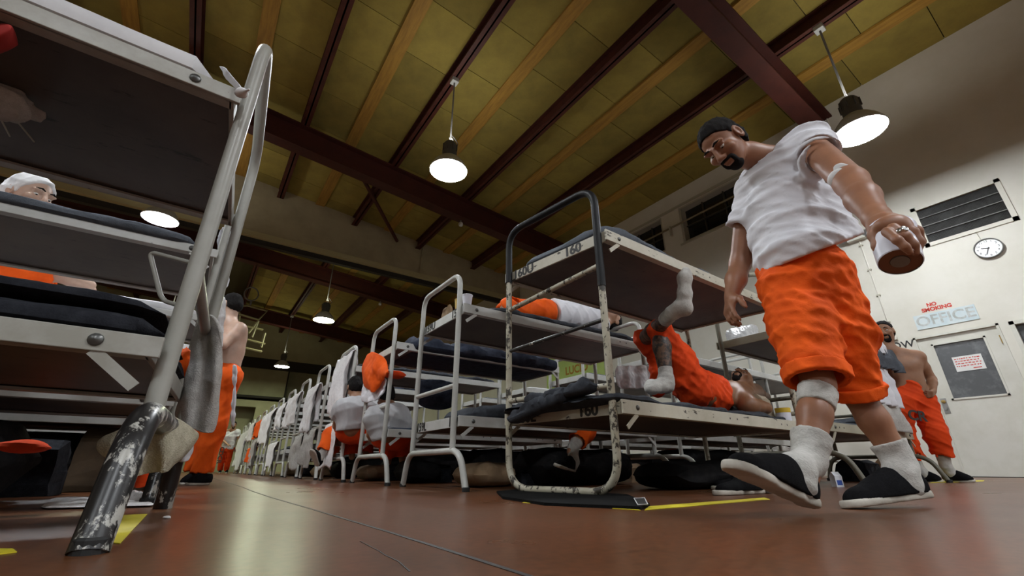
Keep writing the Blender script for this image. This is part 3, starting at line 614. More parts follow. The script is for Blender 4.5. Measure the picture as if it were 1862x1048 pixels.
# bunk 158
F8 = V(XR-.02, Y159+SP, 0)
mattress(F8, X_, Yv, .37, 'thin mattress on lower deck under the two seated men', 9); blanket(F8, X_, Yv, .41, 'dark blanket on lower deck under the two seated men', 10, M_navy, .05, amp=.015)
mattress(F8, X_, Yv, 1.13, 'thin mattress on upper deck of bunk with orange shirt', 11); blanket(F8-Yv*.04, X_, Yv, 1.12, 'rumpled navy blanket spilling over upper deck of bunk with orange shirt', 12, M_navy, .17, t0=.06, amp=.05, grow=.075, fs=6)
GB, GM = 'blankets in the receding right row', 'mattresses in the receding right row'
for i, o in enumerate(RB[3:]):
    Fp = Vector(o.location); nm = o['label'].replace('grey white ', '')
    for z, w_ in ((.37, 'lower'), (1.13, 'upper')):
        if i == 0 or i < 6:
            x = mattress(Fp, X_, Yv, z, f'mattress on {w_} deck: {nm}'[:90], 20+i, M_sheet if (i+int(z*3)) % 2 else M_wool2); x['group'] = GM
            x = blanket(Fp, X_, Yv, z+.05, f'dark blanket on {w_} deck: {nm}'[:90], 40+i, [M_wool, M_navy, M_wool2][i % 3], .07, t0=.05*(i % 3), amp=.03); x['group'] = GB
        else:
            x = loaf('mattress', Fp+V(.08, W_/2, z+.026), Fp+V(1.85, W_/2, z+.026), V(0, W_/2, 0), .09, [M_wool, M_sheet, M_wool2][(i+int(z*2)) % 3], f'mattress on {w_} deck: {nm}'[:90], 'mattress', nu=10, nr=14, group=GM)
# left bunks
FL1 = V(-.085, 1.20, 0); LL = V(-1, -.02, 0).normalized(); uL = V(.06, 1, 0).normalized()
mattress(FL1, LL, uL, .335, 'thin mattress under black blankets on nearest left bunk', 61, M_wool3, h=.05)
blanket(FL1+uL*.0, LL, uL, .362, 'folded black blankets stacked on lower deck of nearest left bunk', 62, M_wool3, .078, t0=-.01, amp=.014, grow=.045, fs=5)
blanket(FL1+uL*.02, LL, uL, .435, 'upper folded black blanket with rounded end on nearest left bunk', 63, M_wool3, .05, t0=.0, amp=.016, grow=.03, fs=6)
mattress(FL1-LL*.0-uL*.028, LL, uL, 1.048, 'white sheeted mattress overhanging top deck of nearest left bunk', 64, M_sheet, h=.075, wd=.72)
FL2 = V(XLt-.02, 2.44, 0)
mattress(FL2, -X_, Yv, .37, 'white sheeted mattress on lower deck of second left bunk', 65, M_sheet, h=.085)
mattress(FL2, -X_, Yv, 1.075, 'mattress on upper deck of second left bunk', 66, M_wool2, h=.05)
blanket(FL2, -X_, Yv, 1.098, 'speckled grey blanket on upper deck of second left bunk', 67, M_wool2, .085, t0=.03, amp=.012, grow=.075)
for i, o in enumerate(LBK[1:]):
    Fp = Vector(o.location); nm = ['third', 'fourth', 'fifth'][i]
    for z, w_ in ((.37, 'lower'), (1.075, 'upper')): x = mattress(Fp, -X_, Yv, z, f'mattress on {w_} deck of {nm} left bunk', 70+i, M_sheet, h=.09)
# second rows
for (bx, by, n_, h_) in ((3.72, 2.62, 4, (.37, 1.13)), (6.1, 3.0, 2, (.40, 1.28)), (3.76, 1.44, 1, (.37, 1.13))):
    for i in range(n_):
        for z, w_ in zip(h_, ('lower', 'upper')):
            i_ = i; nm = {3.72: 'second row bunk %s' % ('nearest the lying man', 'behind bunk 159', 'behind the orange shirt bunk', 'below the green poster')[i], 6.1: 'wall side bunk %s' % ('above the lying man', 'farther from the walking man')[min(i, 1)], 3.76: 'olive bunk behind the walking man'}[bx]
            mattress(V(bx, by+SP*i, 0), X_*.97, Yv, z, f'mattress on {w_} deck of {nm}', 80+i, M_sheet if (bx == 6.1 or (i+int(z)) % 2) else M_wool2, h=.07)
# ================================================================ organic shapes: smooth-blended volumes turned into one continuous mesh
class Vol:
    def __init__(s): s.p = []
    def cone(s, a, b, ra, rb=None, k=.02):
        a, b = np.array(a, float), np.array(b, float); rb = ra if rb is None else rb; r = max(ra, rb)+.03+k
        def f(P, a=a, b=b, ra=ra, rb=rb):
            d = b-a; L = max(d@d, 1e-9); t = np.clip((P-a)@d/L, 0, 1); return np.linalg.norm(P-a-t[..., None]*d, axis=-1)-(ra+(rb-ra)*t)
        s.p.append(('u', f, np.minimum(a, b)-r, np.maximum(a, b)+r, k)); return s
    def chain(s, pts, rs, k=.02):
        for i in range(len(pts)-1): s.cone(pts[i], pts[i+1], rs[i], rs[i+1], k)
        return s
    def ell(s, c, r, R=None, k=.02, op='u'):
        c = np.array(c, float); r = np.array(r, float); R = np.eye(3) if R is None else np.array(R, float); m = r.max()+.03+k
        def f(P, c=c, r=r, R=R):
            q = (P-c)@R; k0 = np.linalg.norm(q/r, axis=-1); k1 = np.linalg.norm(q/(r*r), axis=-1); return k0*(k0-1)/np.maximum(k1, 1e-6)
        s.p.append((op, f, c-m, c+m, k)); return s
    def sub_cone(s, a, b, ra, rb=None, k=.006): s.cone(a, b, ra, rb, k); s.p[-1] = ('s',)+s.p[-1][1:]; return s
    def cut(s, pt, n):       # remove everything on the side n points to
        pt = np.array(pt, float); n = np.array(n, float); n /= np.linalg.norm(n)
        s.p.append(('c', lambda P: (P-pt)@n, None, None, 0)); return s
    def cutbox(s, pt, n, c, rad):   # same, only near c
        pt, n, c = np.array(pt, float), np.array(n, float), np.array(c, float); n /= np.linalg.norm(n)
        s.p.append(('c', lambda P: (P-pt)@n, c-rad, c+rad, 0)); return s
    def disp(s, fn): s.p.append(('d', fn, None, None, 0)); return s
    def bounds(s):
        lo = np.min([p[2] for p in s.p if p[0] == 'u'], 0); hi = np.max([p[3] for p in s.p if p[0] == 'u'], 0); return lo, hi
    def grid(s, lo, hi, h):
        n = np.maximum(np.ceil((hi-lo)/h).astype(int)+1, 3); ax = [lo[i]+h*np.arange(n[i]) for i in range(3)]; D = np.full(n, .06)
        for op, f, a, b, k in s.p:
            if a is None: sl = (slice(None),)*3
            else:
                i0 = np.clip(np.floor((a-lo)/h).astype(int), 0, n); i1 = np.clip(np.ceil((b-lo)/h).astype(int)+1, 0, n)
                if np.any(i1 <= i0): continue
                sl = tuple(slice(i0[i], i1[i]) for i in range(3))
            P = np.stack(np.meshgrid(*[ax[i][sl[i]] for i in range(3)], indexing='ij'), -1); d = D[sl]; v = f(P)
            if op == 'u': hh = np.maximum(k-np.abs(d-v), 0)/k; D[sl] = np.minimum(d, v)-hh*hh*k*.25
            elif op == 's': v = -v; hh = np.maximum(k-np.abs(d-v), 0)/k; D[sl] = np.maximum(d, v)+hh*hh*k*.25
            elif op == 'c': D[sl] = np.maximum(d, v)
            elif op == 'd': D[sl] = np.where(d < .04, d+v, d)
        return ax, D
    def nets(s, h, lo=None, hi=None):
        l, u = s.bounds(); lo = l if lo is None else np.maximum(l, lo); hi = u if hi is None else np.minimum(u, hi)
        ax, D = s.grid(lo, hi, h); ins = D < 0; c = [slice(None, -1), slice(1, None)]
        cnt = np.zeros(tuple(x-1 for x in D.shape), int)
        for i in (0, 1):
            for j in (0, 1):
                for k in (0, 1): cnt += ins[c[i], c[j], c[k]]
        act = (cnt > 0) & (cnt < 8); idx = np.full(act.shape, -1); A = np.argwhere(act); idx[act] = np.arange(len(A)); acc = np.zeros((len(A), 3)); num = np.zeros(len(A))
        cor = [(i, j, k) for i in (0, 1) for j in (0, 1) for k in (0, 1)]
        val = {q: D[A[:, 0]+q[0], A[:, 1]+q[1], A[:, 2]+q[2]] for q in cor}
        for q in cor:
            for a in range(3):
                if q[a]: continue
                r = list(q); r[a] = 1; r = tuple(r); v0, v1 = val[q], val[r]; m = (v0 < 0) != (v1 < 0); t = np.where(m, v0/np.where(m, v0-v1, 1), 0)
                p = np.array(q, float)[None].repeat(len(A), 0); p[:, a] = t; acc[m] += p[m]; num[m] += 1
        vs = lo+(A+acc/num[:, None])*h; F = []
        for a in range(3):
            b, c_ = (a+1) % 3, (a+2) % 3; s0 = [slice(None)]*3; s1 = [slice(None)]*3; s0[a] = slice(None, -1); s1[a] = slice(1, None)
            x = ins[tuple(s0)] != ins[tuple(s1)]; E = np.argwhere(x)
            ok = (E[:, b] > 0) & (E[:, c_] > 0) & (E[:, b] < D.shape[b]-1) & (E[:, c_] < D.shape[c_]-1); E = E[ok]
            def g(db, dc): q = E.copy(); q[:, b] -= db; q[:, c_] -= dc; return idx[q[:, 0], q[:, 1], q[:, 2]]
            Q = np.stack([g(1, 1), g(0, 1), g(0, 0), g(1, 0)], 1); fl_ = ~ins[tuple(E.T)]; Q[fl_] = Q[fl_][:, ::-1]; F.append(Q)
        return vs, np.concatenate(F)
def volmesh(name, vol, h, m, parent=None, loc=None, regions=None, smooth=1):
    """regions: list of (lo, hi, voxel) for finer pieces of the same body; outside them the voxel is h"""
    parts = [vol.nets(h)] if not regions else [vol.nets(hh, lo, hi) for lo, hi, hh in regions]
    VS, FS, n = [], [], 0
    for v, f in parts: VS.append(v); FS.append(f+n); n += len(v)
    VS = np.concatenate(VS); FS = np.concatenate(FS)
    if smooth:       # light relaxation of the voxel surface
        e = np.concatenate([FS[:, [0, 1]], FS[:, [1, 2]], FS[:, [2, 3]], FS[:, [3, 0]]])
        for it in range(smooth):
            for lam in (.5, -.45):
                acc = np.zeros_like(VS); c_ = np.zeros(len(VS)); np.add.at(acc, e[:, 0], VS[e[:, 1]]); np.add.at(c_, e[:, 0], 1); np.add.at(acc, e[:, 1], VS[e[:, 0]]); np.add.at(c_, e[:, 1], 1)
                VS = VS+lam*(acc/np.maximum(c_, 1)[:, None]-VS)
    org = np.array(loc if loc is not None else (0, 0, 0), float)
    me = bpy.data.meshes.new(name); me.from_pydata((VS-org).tolist(), [], FS.tolist()); me.polygons.foreach_set('use_smooth', [True]*len(me.polygons)); me.update()
    return link(name, me, m, parent)
def cloth(amp, freq, seed=0, dirn=None):
    """fold pattern: warped ridges"""
    rs = np.random.RandomState(seed); ks = rs.normal(size=(5, 3)); ks /= np.linalg.norm(ks, axis=1)[:, None]
    if dirn is not None:
        dn = np.array(dirn, float); dn /= np.linalg.norm(dn); ks = ks*.45+dn*np.sign(ks@dn)[:, None]; ks /= np.linalg.norm(ks, axis=1)[:, None]
    fr = freq*rs.uniform(.6, 1.8, 5); ph = rs.uniform(0, 6, 5)
    def f(P):
        W = .35*np.sin(P[..., [1, 2, 0]]*freq*.6+ph[0]); o = 0
        for i in range(5): x = np.sin((P@ks[i])*fr[i]+ph[i]+W@ks[(i+1) % 5]*2); o = o+(1-np.abs(x))**2*2-.7
        return -amp*o/5
    return f
def basis(face, up):
    f = np.array(face, float); f /= np.linalg.norm(f); u = np.array(up, float); u -= f*(f@u); u /= np.linalg.norm(u); s_ = np.cross(u, f); return np.stack([s_, f, u], 1)   # columns: side(left), forward, up
def head_parts(vol, c, face, up, s=1.0, k=.012):
    """adds a head to the body volume; returns the local frame"""
    R = basis(face, up); c = np.array(c, float); P = lambda x, y, z: c+R@(np.array((x, y, z))*s)
    E = lambda p, r, op='u', kk=k: vol.ell(P(*p), np.array(r)*s, R, kk, op)
    E((0, -.012, .035), (.074, .094, .083)); E((0, .018, -.02), (.064, .076, .085)); E((0, .045, -.062), (.045, .045, .045), kk=.02); E((0, .066, -.092), (.024, .022, .02), kk=.02)
    for q in (-1, 1):
        E((q*.030, .094, .005), (.017, .014, .012), 's', .012); E((q*.032, .084, .026), (.026, .014, .010), kk=.012); E((q*.042, .070, -.02), (.024, .022, .02), kk=.02)
        E((q*.030, .0815, .013), (.0165, .010, .0065), kk=.004); E((q*.030, .080, -.008), (.016, .010, .005), kk=.004); E((q*.076, -.008, -.005), (.010, .022, .034), kk=.006); E((q*.082, -.003, -.003), (.006, .012, .02), 's', .004); E((q*.013, .106, -.032), (.011, .012, .010), kk=.008)
    vol.cone(P(0, .094, .018), P(0, .116, -.026), .009*s, .013*s, .010); E((0, .095, -.056), (.024, .012, .007), kk=.008); E((0, .093, -.068), (.021, .011, .007), kk=.008); E((0, .106, -.062), (.026, .006, .002), 's', .003)
    return P, R
def eyes(P, R, s, parent, loc, iris=True):
    mw = mat('eye white', (.55, .53, .50), .25); mi = mat('dark iris', (.02, .012, .008), .2)
    for q in (-1, 1):
        c = P(q*.030, .0775, .003); e = MB(loc).lathe([(.0119*s*math.sin(a), -.0119*s*math.cos(a)) for a in np.linspace(.01, 3.13, 12)], c, R[:, 1], 16).build('eye', mw, parent, smooth=True)
        d = R@np.array((0, .85, -.5)); MB(loc).lathe([(.0055*s, .0098*s), (.0055*s, .0112*s), (.002*s, .0124*s)], c, d, 12).build('iris', mi, e, smooth=True)
def hair(P, R, s, parent, loc, m, style='short', h=.006):
    v = Vol(); E = lambda p, r, k=.01, op='u': v.ell(P(*p), np.array(r)*s, R, k, op)
    E((0, -.014, .038), (.079, .099, .087)); E((0, -.04, -.01), (.075, .074, .08))
    n = R@np.array((0, .80, -.62)); v.cut(P(0, .058, .064), n); v.cut(P(0, .02, -.045), R@np.array((0, .55, -.85)))
    for q in (-1, 1): v.ell(P(q*.080, -.002, -.012), np.array((.02, .028, .036))*s, R, .004, 's')
    v.disp(cloth(.007, 110, 3)); return volmesh('hair', v, h, m, parent, loc)
def beard(P, R, s, parent, loc, m, full=False, h=.004):
    v = Vol(); E = lambda p, r, k=.006, op='u': v.ell(P(*p), np.array(r)*s, R, k, op)
    if full: E((0, .038, -.066), (.056, .056, .046))
    E((0, .066, -.090), (.033, .030, .030)); E((0, .096, -.047), (.031, .015, .009)); E((-.027, .086, -.066), (.009, .013, .024)); E((.027, .086, -.066), (.009, .013, .024))
    E((0, .106, -.062), (.021, .016, .0085), .003, 's')
    if full: v.cut(P(0, .03, -.035), R@np.array((0, -.3, .95))) if False else None
    return volmesh('beard', v, h, m, parent, loc)
def brows(P, R, s, parent, loc, m):
    for q in (-1, 1):
        MB(loc).tube([P(q*.012, .1005, .030), P(q*.028, .100, .036), P(q*.048, .088, .031)], [.003*s, .0050*s, .0024*s], 8).build('eyebrow', m, parent, smooth=True)
def hand(vol, wrist, palm_end, pn, s=1.0, curl=.35, side=1, spread=.12, tight=None, thumb_dir=None):
    """adds palm, four bent fingers and a thumb; pn = palm normal (palm side); side = +1/-1 thumb side"""
    w_, e = np.array(wrist, float), np.array(palm_end, float); f = e-w_; L = np.linalg.norm(f); f /= L; n = np.array(pn, float); n -= f*(f@n); n /= np.linalg.norm(n); t = np.cross(f, n)*side
    for q, r in ((-.026, .0135), (-.008, .0145), (.010, .0145), (.027, .0135)): vol.cone(w_+f*.015*s+t*q*.6*s, e+t*q*s, .017*s, r*s, .012)
    for i, (q, ln) in enumerate(((.029, .070), (.010, .079), (-.009, .073), (-.027, .058))):
        a = e+t*q*s; d = f+t*spread*(q/.03)*.5; d /= np.linalg.norm(d); ang = 0; pts = [a]; lens = (ln*.46, ln*.32, ln*.26)
        for j, l in enumerate(lens):
            ang += curl*(1.0 if j == 0 else 1.15)*(1+.12*i); dd = d*math.cos(ang)+n*math.sin(ang); pts.append(pts[-1]+dd*l*s)
        vol.chain(pts, [.0098*s, .0092*s, .0085*s, .0072*s], .004)
    b = w_+f*.022*s+t*.024*s; td = f*.62+t*.62+n*.45 if thumb_dir is None else np.array(thumb_dir, float); td /= np.linalg.norm(td)
    p1 = b+td*.042*s; d2 = td*.6+f*.6+n*.25*0; d2 /= np.linalg.norm(d2); p2 = p1+d2*.034*s; d3 = d2*.7+n*.35+f*.3; d3 /= np.linalg.norm(d3); p3 = p2+d3*.024*s
    vol.chain([b, p1, p2, p3], [.016*s, .0125*s, .0105*s, .008*s], .008)
def shoe(name, heel, toe, up, s, parent, loc, sole_m, upper_m, h=.005):
    """canvas slip-on: white rubber sole and black upper, heel/toe = ends of the sole's underside"""
    heel, toe = np.array(heel, float), np.array(toe, float); f = toe-heel; L = np.linalg.norm(f); f /= L; u = np.array(up, float); u -= f*(f@u); u /= np.linalg.norm(u); t = np.cross(f, u)
    P = lambda a, b, c: heel+f*a*L+t*b+u*c; v = Vol(); w = .043*s
    for a, r in ((.10, .78), (.3, .74), (.5, .80), (.70, 1.0), (.84, .92), (.93, .72)): v.ell(P(a, 0, .012*s), (w*r, .05*s if .15 < a < .9 else .03*s, .03*s), np.stack([t, f, u], 1), .03)
    v.cut(P(0, 0, 0), -u); v.cut(P(0, 0, .024*s), u)
    so = volmesh('sole', v, h, sole_m, parent, loc)
    v = Vol(); M3 = np.stack([t, f, u], 1)
    v.ell(P(.15, 0, .045*s), (w*.86, .052*s, .062*s), M3, .03); v.ell(P(.36, 0, .040*s), (w*.90, .07*s, .068*s), M3, .03); v.ell(P(.54, 0, .032*s), (w*.94, .07*s, .056*s), M3, .03); v.ell(P(.72, 0, .02*s), (w*.98, .06*s, .042*s), M3, .03); v.ell(P(.86, 0, .02*s), (w*.80, .04*s, .032*s), M3, .03)
    v.cut(P(0, 0, .018*s), -u); v.ell(P(.20, 0, .108*s), (w*.72, .055*s, .035*s), M3, .008, 's')
    up_ = volmesh('upper', v, h, upper_m, parent, loc); return so
def sock(name, pts, rs, m, parent, loc, h=.006, foot=None, ribs=True):
    v = Vol(); v.chain(pts, rs, .015)
    if foot: v.chain(foot[0], foot[1], .03)
    a, b = np.array(pts[0]), np.array(pts[1]); v.cutbox(a, a-b, a, rs[0]*1.6)
    v.disp(cloth(.003, 60, 5, b-a)); return volmesh(name, v, h, m, parent, loc)
def skinmat(nm, c, c2=None): 
    m = mat(nm, c, .45, col2=c2 or tuple(x*.75 for x in c), scale=9, lo=.35, hi=.8, bump=.05, bscale=120, spec=.4)
    m.node_tree.nodes['Principled BSDF'].inputs['Subsurface Weight'].default_value = .08; m.node_tree.nodes['Principled BSDF'].inputs['Subsurface Radius'].default_value = (.02, .008, .004); return m
# ================================================================ people
M_tee = mat('white cotton tee', (.70, .70, .74), .85, col2=(.63, .63, .67), scale=5, bump=.12, bscale=90, spec=.2)
M_teeg = mat('light grey tee', (.42, .42, .43), .9, col2=(.35, .35, .36), scale=5, bump=.12, bscale=90, spec=.2)
M_sock = mat('white ribbed sock', (.50, .49, .46), .95, col2=(.40, .39, .36), scale=30, bump=.5, bscale=150, spec=.1)
M_canvas = mat('black canvas upper', (.005, .005, .0055), .9, col2=(.009, .009, .01), scale=90, bump=.3, bscale=400, spec=.06)
M_sole = mat('off white rubber sole', (.50, .47, .41), .5, col2=(.34, .31, .26), scale=9)
M_hair = mat('black hair', (.007, .006, .006), .85, col2=(.014, .012, .011), scale=60, bump=.3, bscale=200, spec=.12)
SK_w, SK_l, SK_p, SK_t = skinmat('brown skin', (.30, .135, .075)), skinmat('dark tan skin', (.24, .11, .055)), skinmat('pale skin', (.50, .33, .25)), skinmat('tan skin', (.33, .17, .10))
A_ = lambda v: np.array(tuple(v))
# ---------------------------------------------------------------- the walking man
def walker():
    rt = empty('person', (1.75, .62, 0)); tag(rt, 'man in white tee and rolled orange trousers walking past with a white cup', 'person'); loc = A_(rt.location)
    q = lambda x, y, d: A_(C(x, y, d))
    head = q(1317, 262, 1.92); neck0 = q(1362, 283, 1.93); neck1 = q(1405, 290, 1.92)
    shn, shf = q(1470, 262, 1.80), q(1362, 345, 1.98)                       # near (camera side) and far shoulder
    elb, wri, knu = q(1548, 332, 1.44), q(1594, 396, 1.17), q(1632, 424, 1.045)
    elf, wrf, knf = q(1346, 480, 1.93), q(1330, 540, 1.80), q(1325, 572, 1.74)
    hip = q(1462, 478, 1.70); hn, hf = q(1490, 500, 1.66), q(1435, 505, 1.72)
    knF, ankF = q(1488, 700, 1.46), q(1466, 868, 1.27); knR, ankR = q(1556, 712, 1.62), q(1655, 872, 1.48)
    v = Vol()
    fdir = q(1300, 300, 1.80)-head; updir = head-q(1345, 330, 1.95)
    face = q(1288, 298, 1.81)-head; up = q(1276, 216, 1.97)-head
    P, R = head_parts(v, head, face, up, 1.0)
    v.chain([q(1332, 275, 1.95), neck0, neck1], [.055, .055, .06], .025)
    v.chain([shn, elb, (elb+wri)/2, wri], [.052, .047, .044, .030], .02)
    v.chain([shf, elf, (elf+wrf)/2, wrf], [.050, .043, .041, .028], .02)
    v.chain([(shn+shf)/2+(hip-shn)*.1, hip], [.075, .09], .03)
    v.chain([hf, knF, knF+(ankF-knF)*.35, ankF], [.085, .048, .047, .034], .02)
    v.chain([hn, knR, knR+(ankR-knR)*.35, ankR], [.085, .050, .049, .034], .02)
    # hand gripping the cup from above: the cup is held by its upper part, its base turned to the lens
    cb, ct = q(1637, 477, 1.0), q(1621, 420, 1.07); ca = (ct-cb); cl_ = np.linalg.norm(ca); ca /= cl_
    vw = q(1637, 440, 1.0)-A_(CAMP); vw /= np.linalg.norm(vw); px_ = q(1660, 440, 1.0)-q(1600, 440, 1.0); px_ -= ca*(ca@px_); px_ /= np.linalg.norm(px_); bk = np.cross(ca, px_); bk = bk if bk@vw > 0 else -bk   # bk: away from lens
    rim = lambda a, z, r: cb+ca*z+(px_*math.cos(a)-bk*math.sin(a))*r          # angle 0 = image right, 90deg = towards lens
    v.chain([wri, q(1612, 414, 1.085), q(1628, 412, 1.05)], [.029, .033, .028], .02); v.ell(q(1622, 416, 1.045), (.040, .030, .024), np.stack([px_, bk, ca], 1), .02)
    tips = []
    for px3, rad in (([(1640, 404, 1.055), (1668, 420, 1.05), (1674, 440, 1.05), (1669, 456, 1.05)], .0098), ([(1634, 408, 1.03), (1660, 422, 1.012), (1671, 440, 1.0), (1667, 457, .995)], .0102), ([(1624, 416, 1.01), (1646, 430, .985), (1661, 446, .975), (1665, 460, .975)], .0098), ([(1613, 422, 1.005), (1632, 437, .972), (1646, 449, .962), (1654, 459, .960)], .0086)):
        pts = [q(*p) for p in px3]; v.chain(pts, [rad*1.35, rad*1.12, rad, rad*.82], .006); tips.append(pts)
    v.chain([q(1593, 408, 1.10), q(1592, 428, 1.065), q(1597, 448, 1.045), q(1604, 464, 1.035)], [.020, .0145, .0120, .0092], .01)
    fd = knf-wrf; hand(v, wrf, wrf+fd/np.linalg.norm(fd)*.078, px_, 1.0, .28, 1, .1)
    lo, hi = v.bounds(); sp = wri-(wri-elb)*.05
    ctr = (ct+cb)/2; hlo, hhi = ctr-.125, ctr+.125
    body = volmesh('body', v, .0075, SK_w, rt, loc)
    hl = Vol(); hl.p = v.p
    # finer pass over the head and over the gripping hand, same body
    for c_, r_, hh in ((head, .135, .0042), (ctr, .11, .0034)):
        vs_, fs_ = v.nets(hh, c_-r_, c_+r_); me = body.data
        bm = bmesh.new(); bm.from_mesh(me); dl = [x for x in bm.verts if np.all(np.abs(A_(x.co)+loc-c_) < r_-.008)]; bmesh.ops.delete(bm, geom=dl, context='VERTS')
        nv = [bm.verts.new(p-loc) for p in vs_]
        for f_ in fs_.tolist():
            try: bm.faces.new([nv[i] for i in f_]).smooth = True
            except ValueError: pass
        bm.to_mesh(me); bm.free()
    hair(P, R, 1.03, rt, loc, M_hair); beard(P, R, 1.0, rt, loc, M_hair); eyes(P, R, 1.0, rt, loc); brows(P, R, 1.0, rt, loc, M_hair)
    # ring on the third finger
    b0 = (tips[2][1]*.6+tips[2][0]*.4); rd = tips[2][1]-tips[2][0]; rd /= np.linalg.norm(rd)
    M_silver = mat('silver', (.55, .55, .53), .25, metal=1); rg = MB(loc).lathe([(.0135, -.005), (.015, -.002), (.015, .003), (.0135, .005)], b0, rd, 18, caps=(0, 0)).build('finger_ring', M_silver, rt, smooth=True)
    MB(loc).lathe([(.009, .010), (.008, .016), (.004, .018)], b0, -bk, 12).build('ring_stone', M_silver, rg, smooth=True)
    # taped cotton pad at the elbow
    ev = Vol(); e0 = elb+(shn-elb)*.16; sd = q(1500, 345, 1.44)-q(1548, 300, 1.44); sd /= np.linalg.norm(sd); fr_ = -vw
    ev.ell(e0+fr_*.050+sd*.02, (.026, .022, .012), np.stack([sd, np.cross(fr_, sd), fr_], 1), .01); ev.ell(e0+fr_*.051-sd*.012, (.018, .030, .009), np.stack([sd, np.cross(fr_, sd), fr_], 1), .01)
    volmesh('elbow_bandage', ev, .004, cl, rt, loc)
    # tee shirt
    t = Vol(); ch = q(1420, 330, 1.90); bl = q(1440, 420, 1.80)
    sn = shn+(elb-shn)*.42; t.cone(shn+(shn-shf)*.02, sn, .080, .083, .03); sf = shf+(elf-shf)*.50; t.cone(shf, sf, .07, .074, .03)
    t.cutbox(sn, elb-shn, sn, .13); t.cutbox(sf, elf-shf, sf+(elf-shf)*.1, .12); t.sub_cone(sn-(elb-shn)*.12, sn+(elb-shn)*.2, .055, .064); t.sub_cone(sf-(elf-shf)*.1, sf+(elf-shf)*.2, .050, .060)
    t.chain([(shn*.72+shf*.28)+(hip-ch)*.06, (shn*.30+shf*.70)+(hip-ch)*.06], [.088, .082], .04)
    t.cone(shn+(ch-shn)*.10, ch, .085, .125, .04); t.cone(shf+(ch-shf)*.18, ch, .075, .125, .04)
    t.chain([ch, bl, q(1462, 466, 1.71)], [.142, .152, .162], .05); t.cone(q(1395, 400, 1.86), q(1408, 470, 1.78), .072, .088, .04); t.cone(q(1500, 360, 1.78), q(1528, 440, 1.68), .06, .088, .04)
    sw = q(1500, 330, 1.8)-q(1480, 420, 1.7); t.disp(cloth(.022, 17, 11, sw)); t.disp(cloth(.009, 44, 12, sw))
    hm, hl_, hr_ = q(1470, 462, 1.56), q(1376, 502, 1.80), q(1562, 428, 1.60)
    n = np.cross(hl_-hm, hr_-hm); n = n if n@(hip-ch) > 0 else -n; t.cut(hm, n); t.ell(neck1+(neck0-neck1)*.5, (.066, .066, .066), None, .01, 's')
    volmesh('tee_shirt', t, .0075, M_tee, rt, loc)
    # rolled trousers
    o = Vol(); kf = knF+(hf-knF)*.03; kr = knR+(hn-knR)*.0
    o.chain([q(1460, 478, 1.70), q(1460, 525, 1.69)], [.110, .136], .05); o.chain([hf, hf+(kf-hf)*.5, kf], [.118, .108, .098], .05); o.chain([hn, hn+(kr-hn)*.5, kr], [.115, .108, .090], .05); o.cone(q(1520, 560, 1.64), q(1545, 640, 1.62), .08, .07, .05)
    o.disp(cloth(.016, 24, 21, q(1500, 500, 1.7)-q(1470, 640, 1.5))); o.disp(cloth(.007, 55, 22))
    o.cutbox(kf, kf-hf, kf+(kf-hf)*.2, .16); o.cutbox(kr+(kr-hn)*.05, kr-hn, kr+(kr-hn)*.25, .13); o.sub_cone(kf-(kf-hf)*.25, kf+(kf-hf)*.1, .066, .082); o.sub_cone(kr-(kr-hn)*.22, kr+(kr-hn)*.15, .064, .078)
    volmesh('trousers', o, .0075, M_or, rt, loc)
    for a_, b_, rr in ((kf, hf, .100), (kr+(kr-hn)*.05, hn, .091)):
        d = (b_-a_)/np.linalg.norm(b_-a_); c_ = Vol(); c_.cone(a_+d*.004, a_+d*.042, rr+.003, rr+.006, .01); c_.disp(cloth(.010, 30, 31)); c_.cutbox(a_, -d, a_, .2); c_.cutbox(a_+d*.046, d, a_+d*.06, .2); c_.sub_cone(a_-d*.05, a_+d*.08, rr-.014)
        volmesh('rolled_cuff', c_, .006, M_or, rt, loc)
    # white knee band, socks, shoes
    d = (ankF-knF)/np.linalg.norm(ankF-knF); b = Vol(); b.cone(knF+d*.025, knF+d*.085, .058, .055, .01); b.disp(cloth(.003, 60, 2)); b.cutbox(knF+d*.022, -d, knF, .1); b.cutbox(knF+d*.09, d, knF+d*.1, .1); volmesh('knee_band', b, .005, M_sock, rt, loc)
    hF, tF = q(1482, 928, 1.215), q(1326, 853, 1.085); hR, tR = q(1694, 908, 1.45), q(1540, 921, 1.385)
    hR[2] = .028; tR[2] = .001; hF[2] = max(hF[2], .004)
    for an, kn, hh, tt, nm in ((ankF, knF, hF, tF, 0), (ankR, knR, hR, tR, 1)):
        f = (tt-hh); L = np.linalg.norm(f); f /= L; u = (kn-an); u -= f*(f@u); u /= np.linalg.norm(u); dd = kn-an; d = dd/np.linalg.norm(dd); tp = an+dd*(.42 if nm == 0 else .40)
        ank = hh+f*L*.22+u*.085
        sock('sock', [tp, an+dd*.15, ank], [.058, .046, .044], M_sock, rt, loc, foot=([ank, hh+f*L*.20+u*.045, hh+f*L*.42+u*.034], [.042, .036, .028]))
        shoe('shoe', hh, tt, u, 1.0 if nm else 1.02, rt, loc, M_sole, M_canvas)
    # the cup is a thing of its own
    cp = empty('cup', Vector(cb)); tag(cp, 'white foam cup held upside toward the lens in the walking man\'s hand', 'cup'); cl0 = Vector(cb)
    cp['label'] = 'white cup with brown base held in the walking man\'s hand'
    MB(cl0).lathe([(.0395, .0), (.0415, .002), (.046, cl_*.9), (.048, cl_+.002)], cb, ca, 36, caps=(0, 1)).build('cup_body', mat('white plastic', (.72, .72, .80), .35), cp, smooth=True)
    MB(cl0).lathe([(.0005, .0045), (.018, .0045), (.0185, .003), (.039, .003), (.040, .006)], cb, ca, 36, caps=(1, 0)).build('cup_base', mat('brown plastic', (.20, .085, .045), .5), cp, smooth=True)
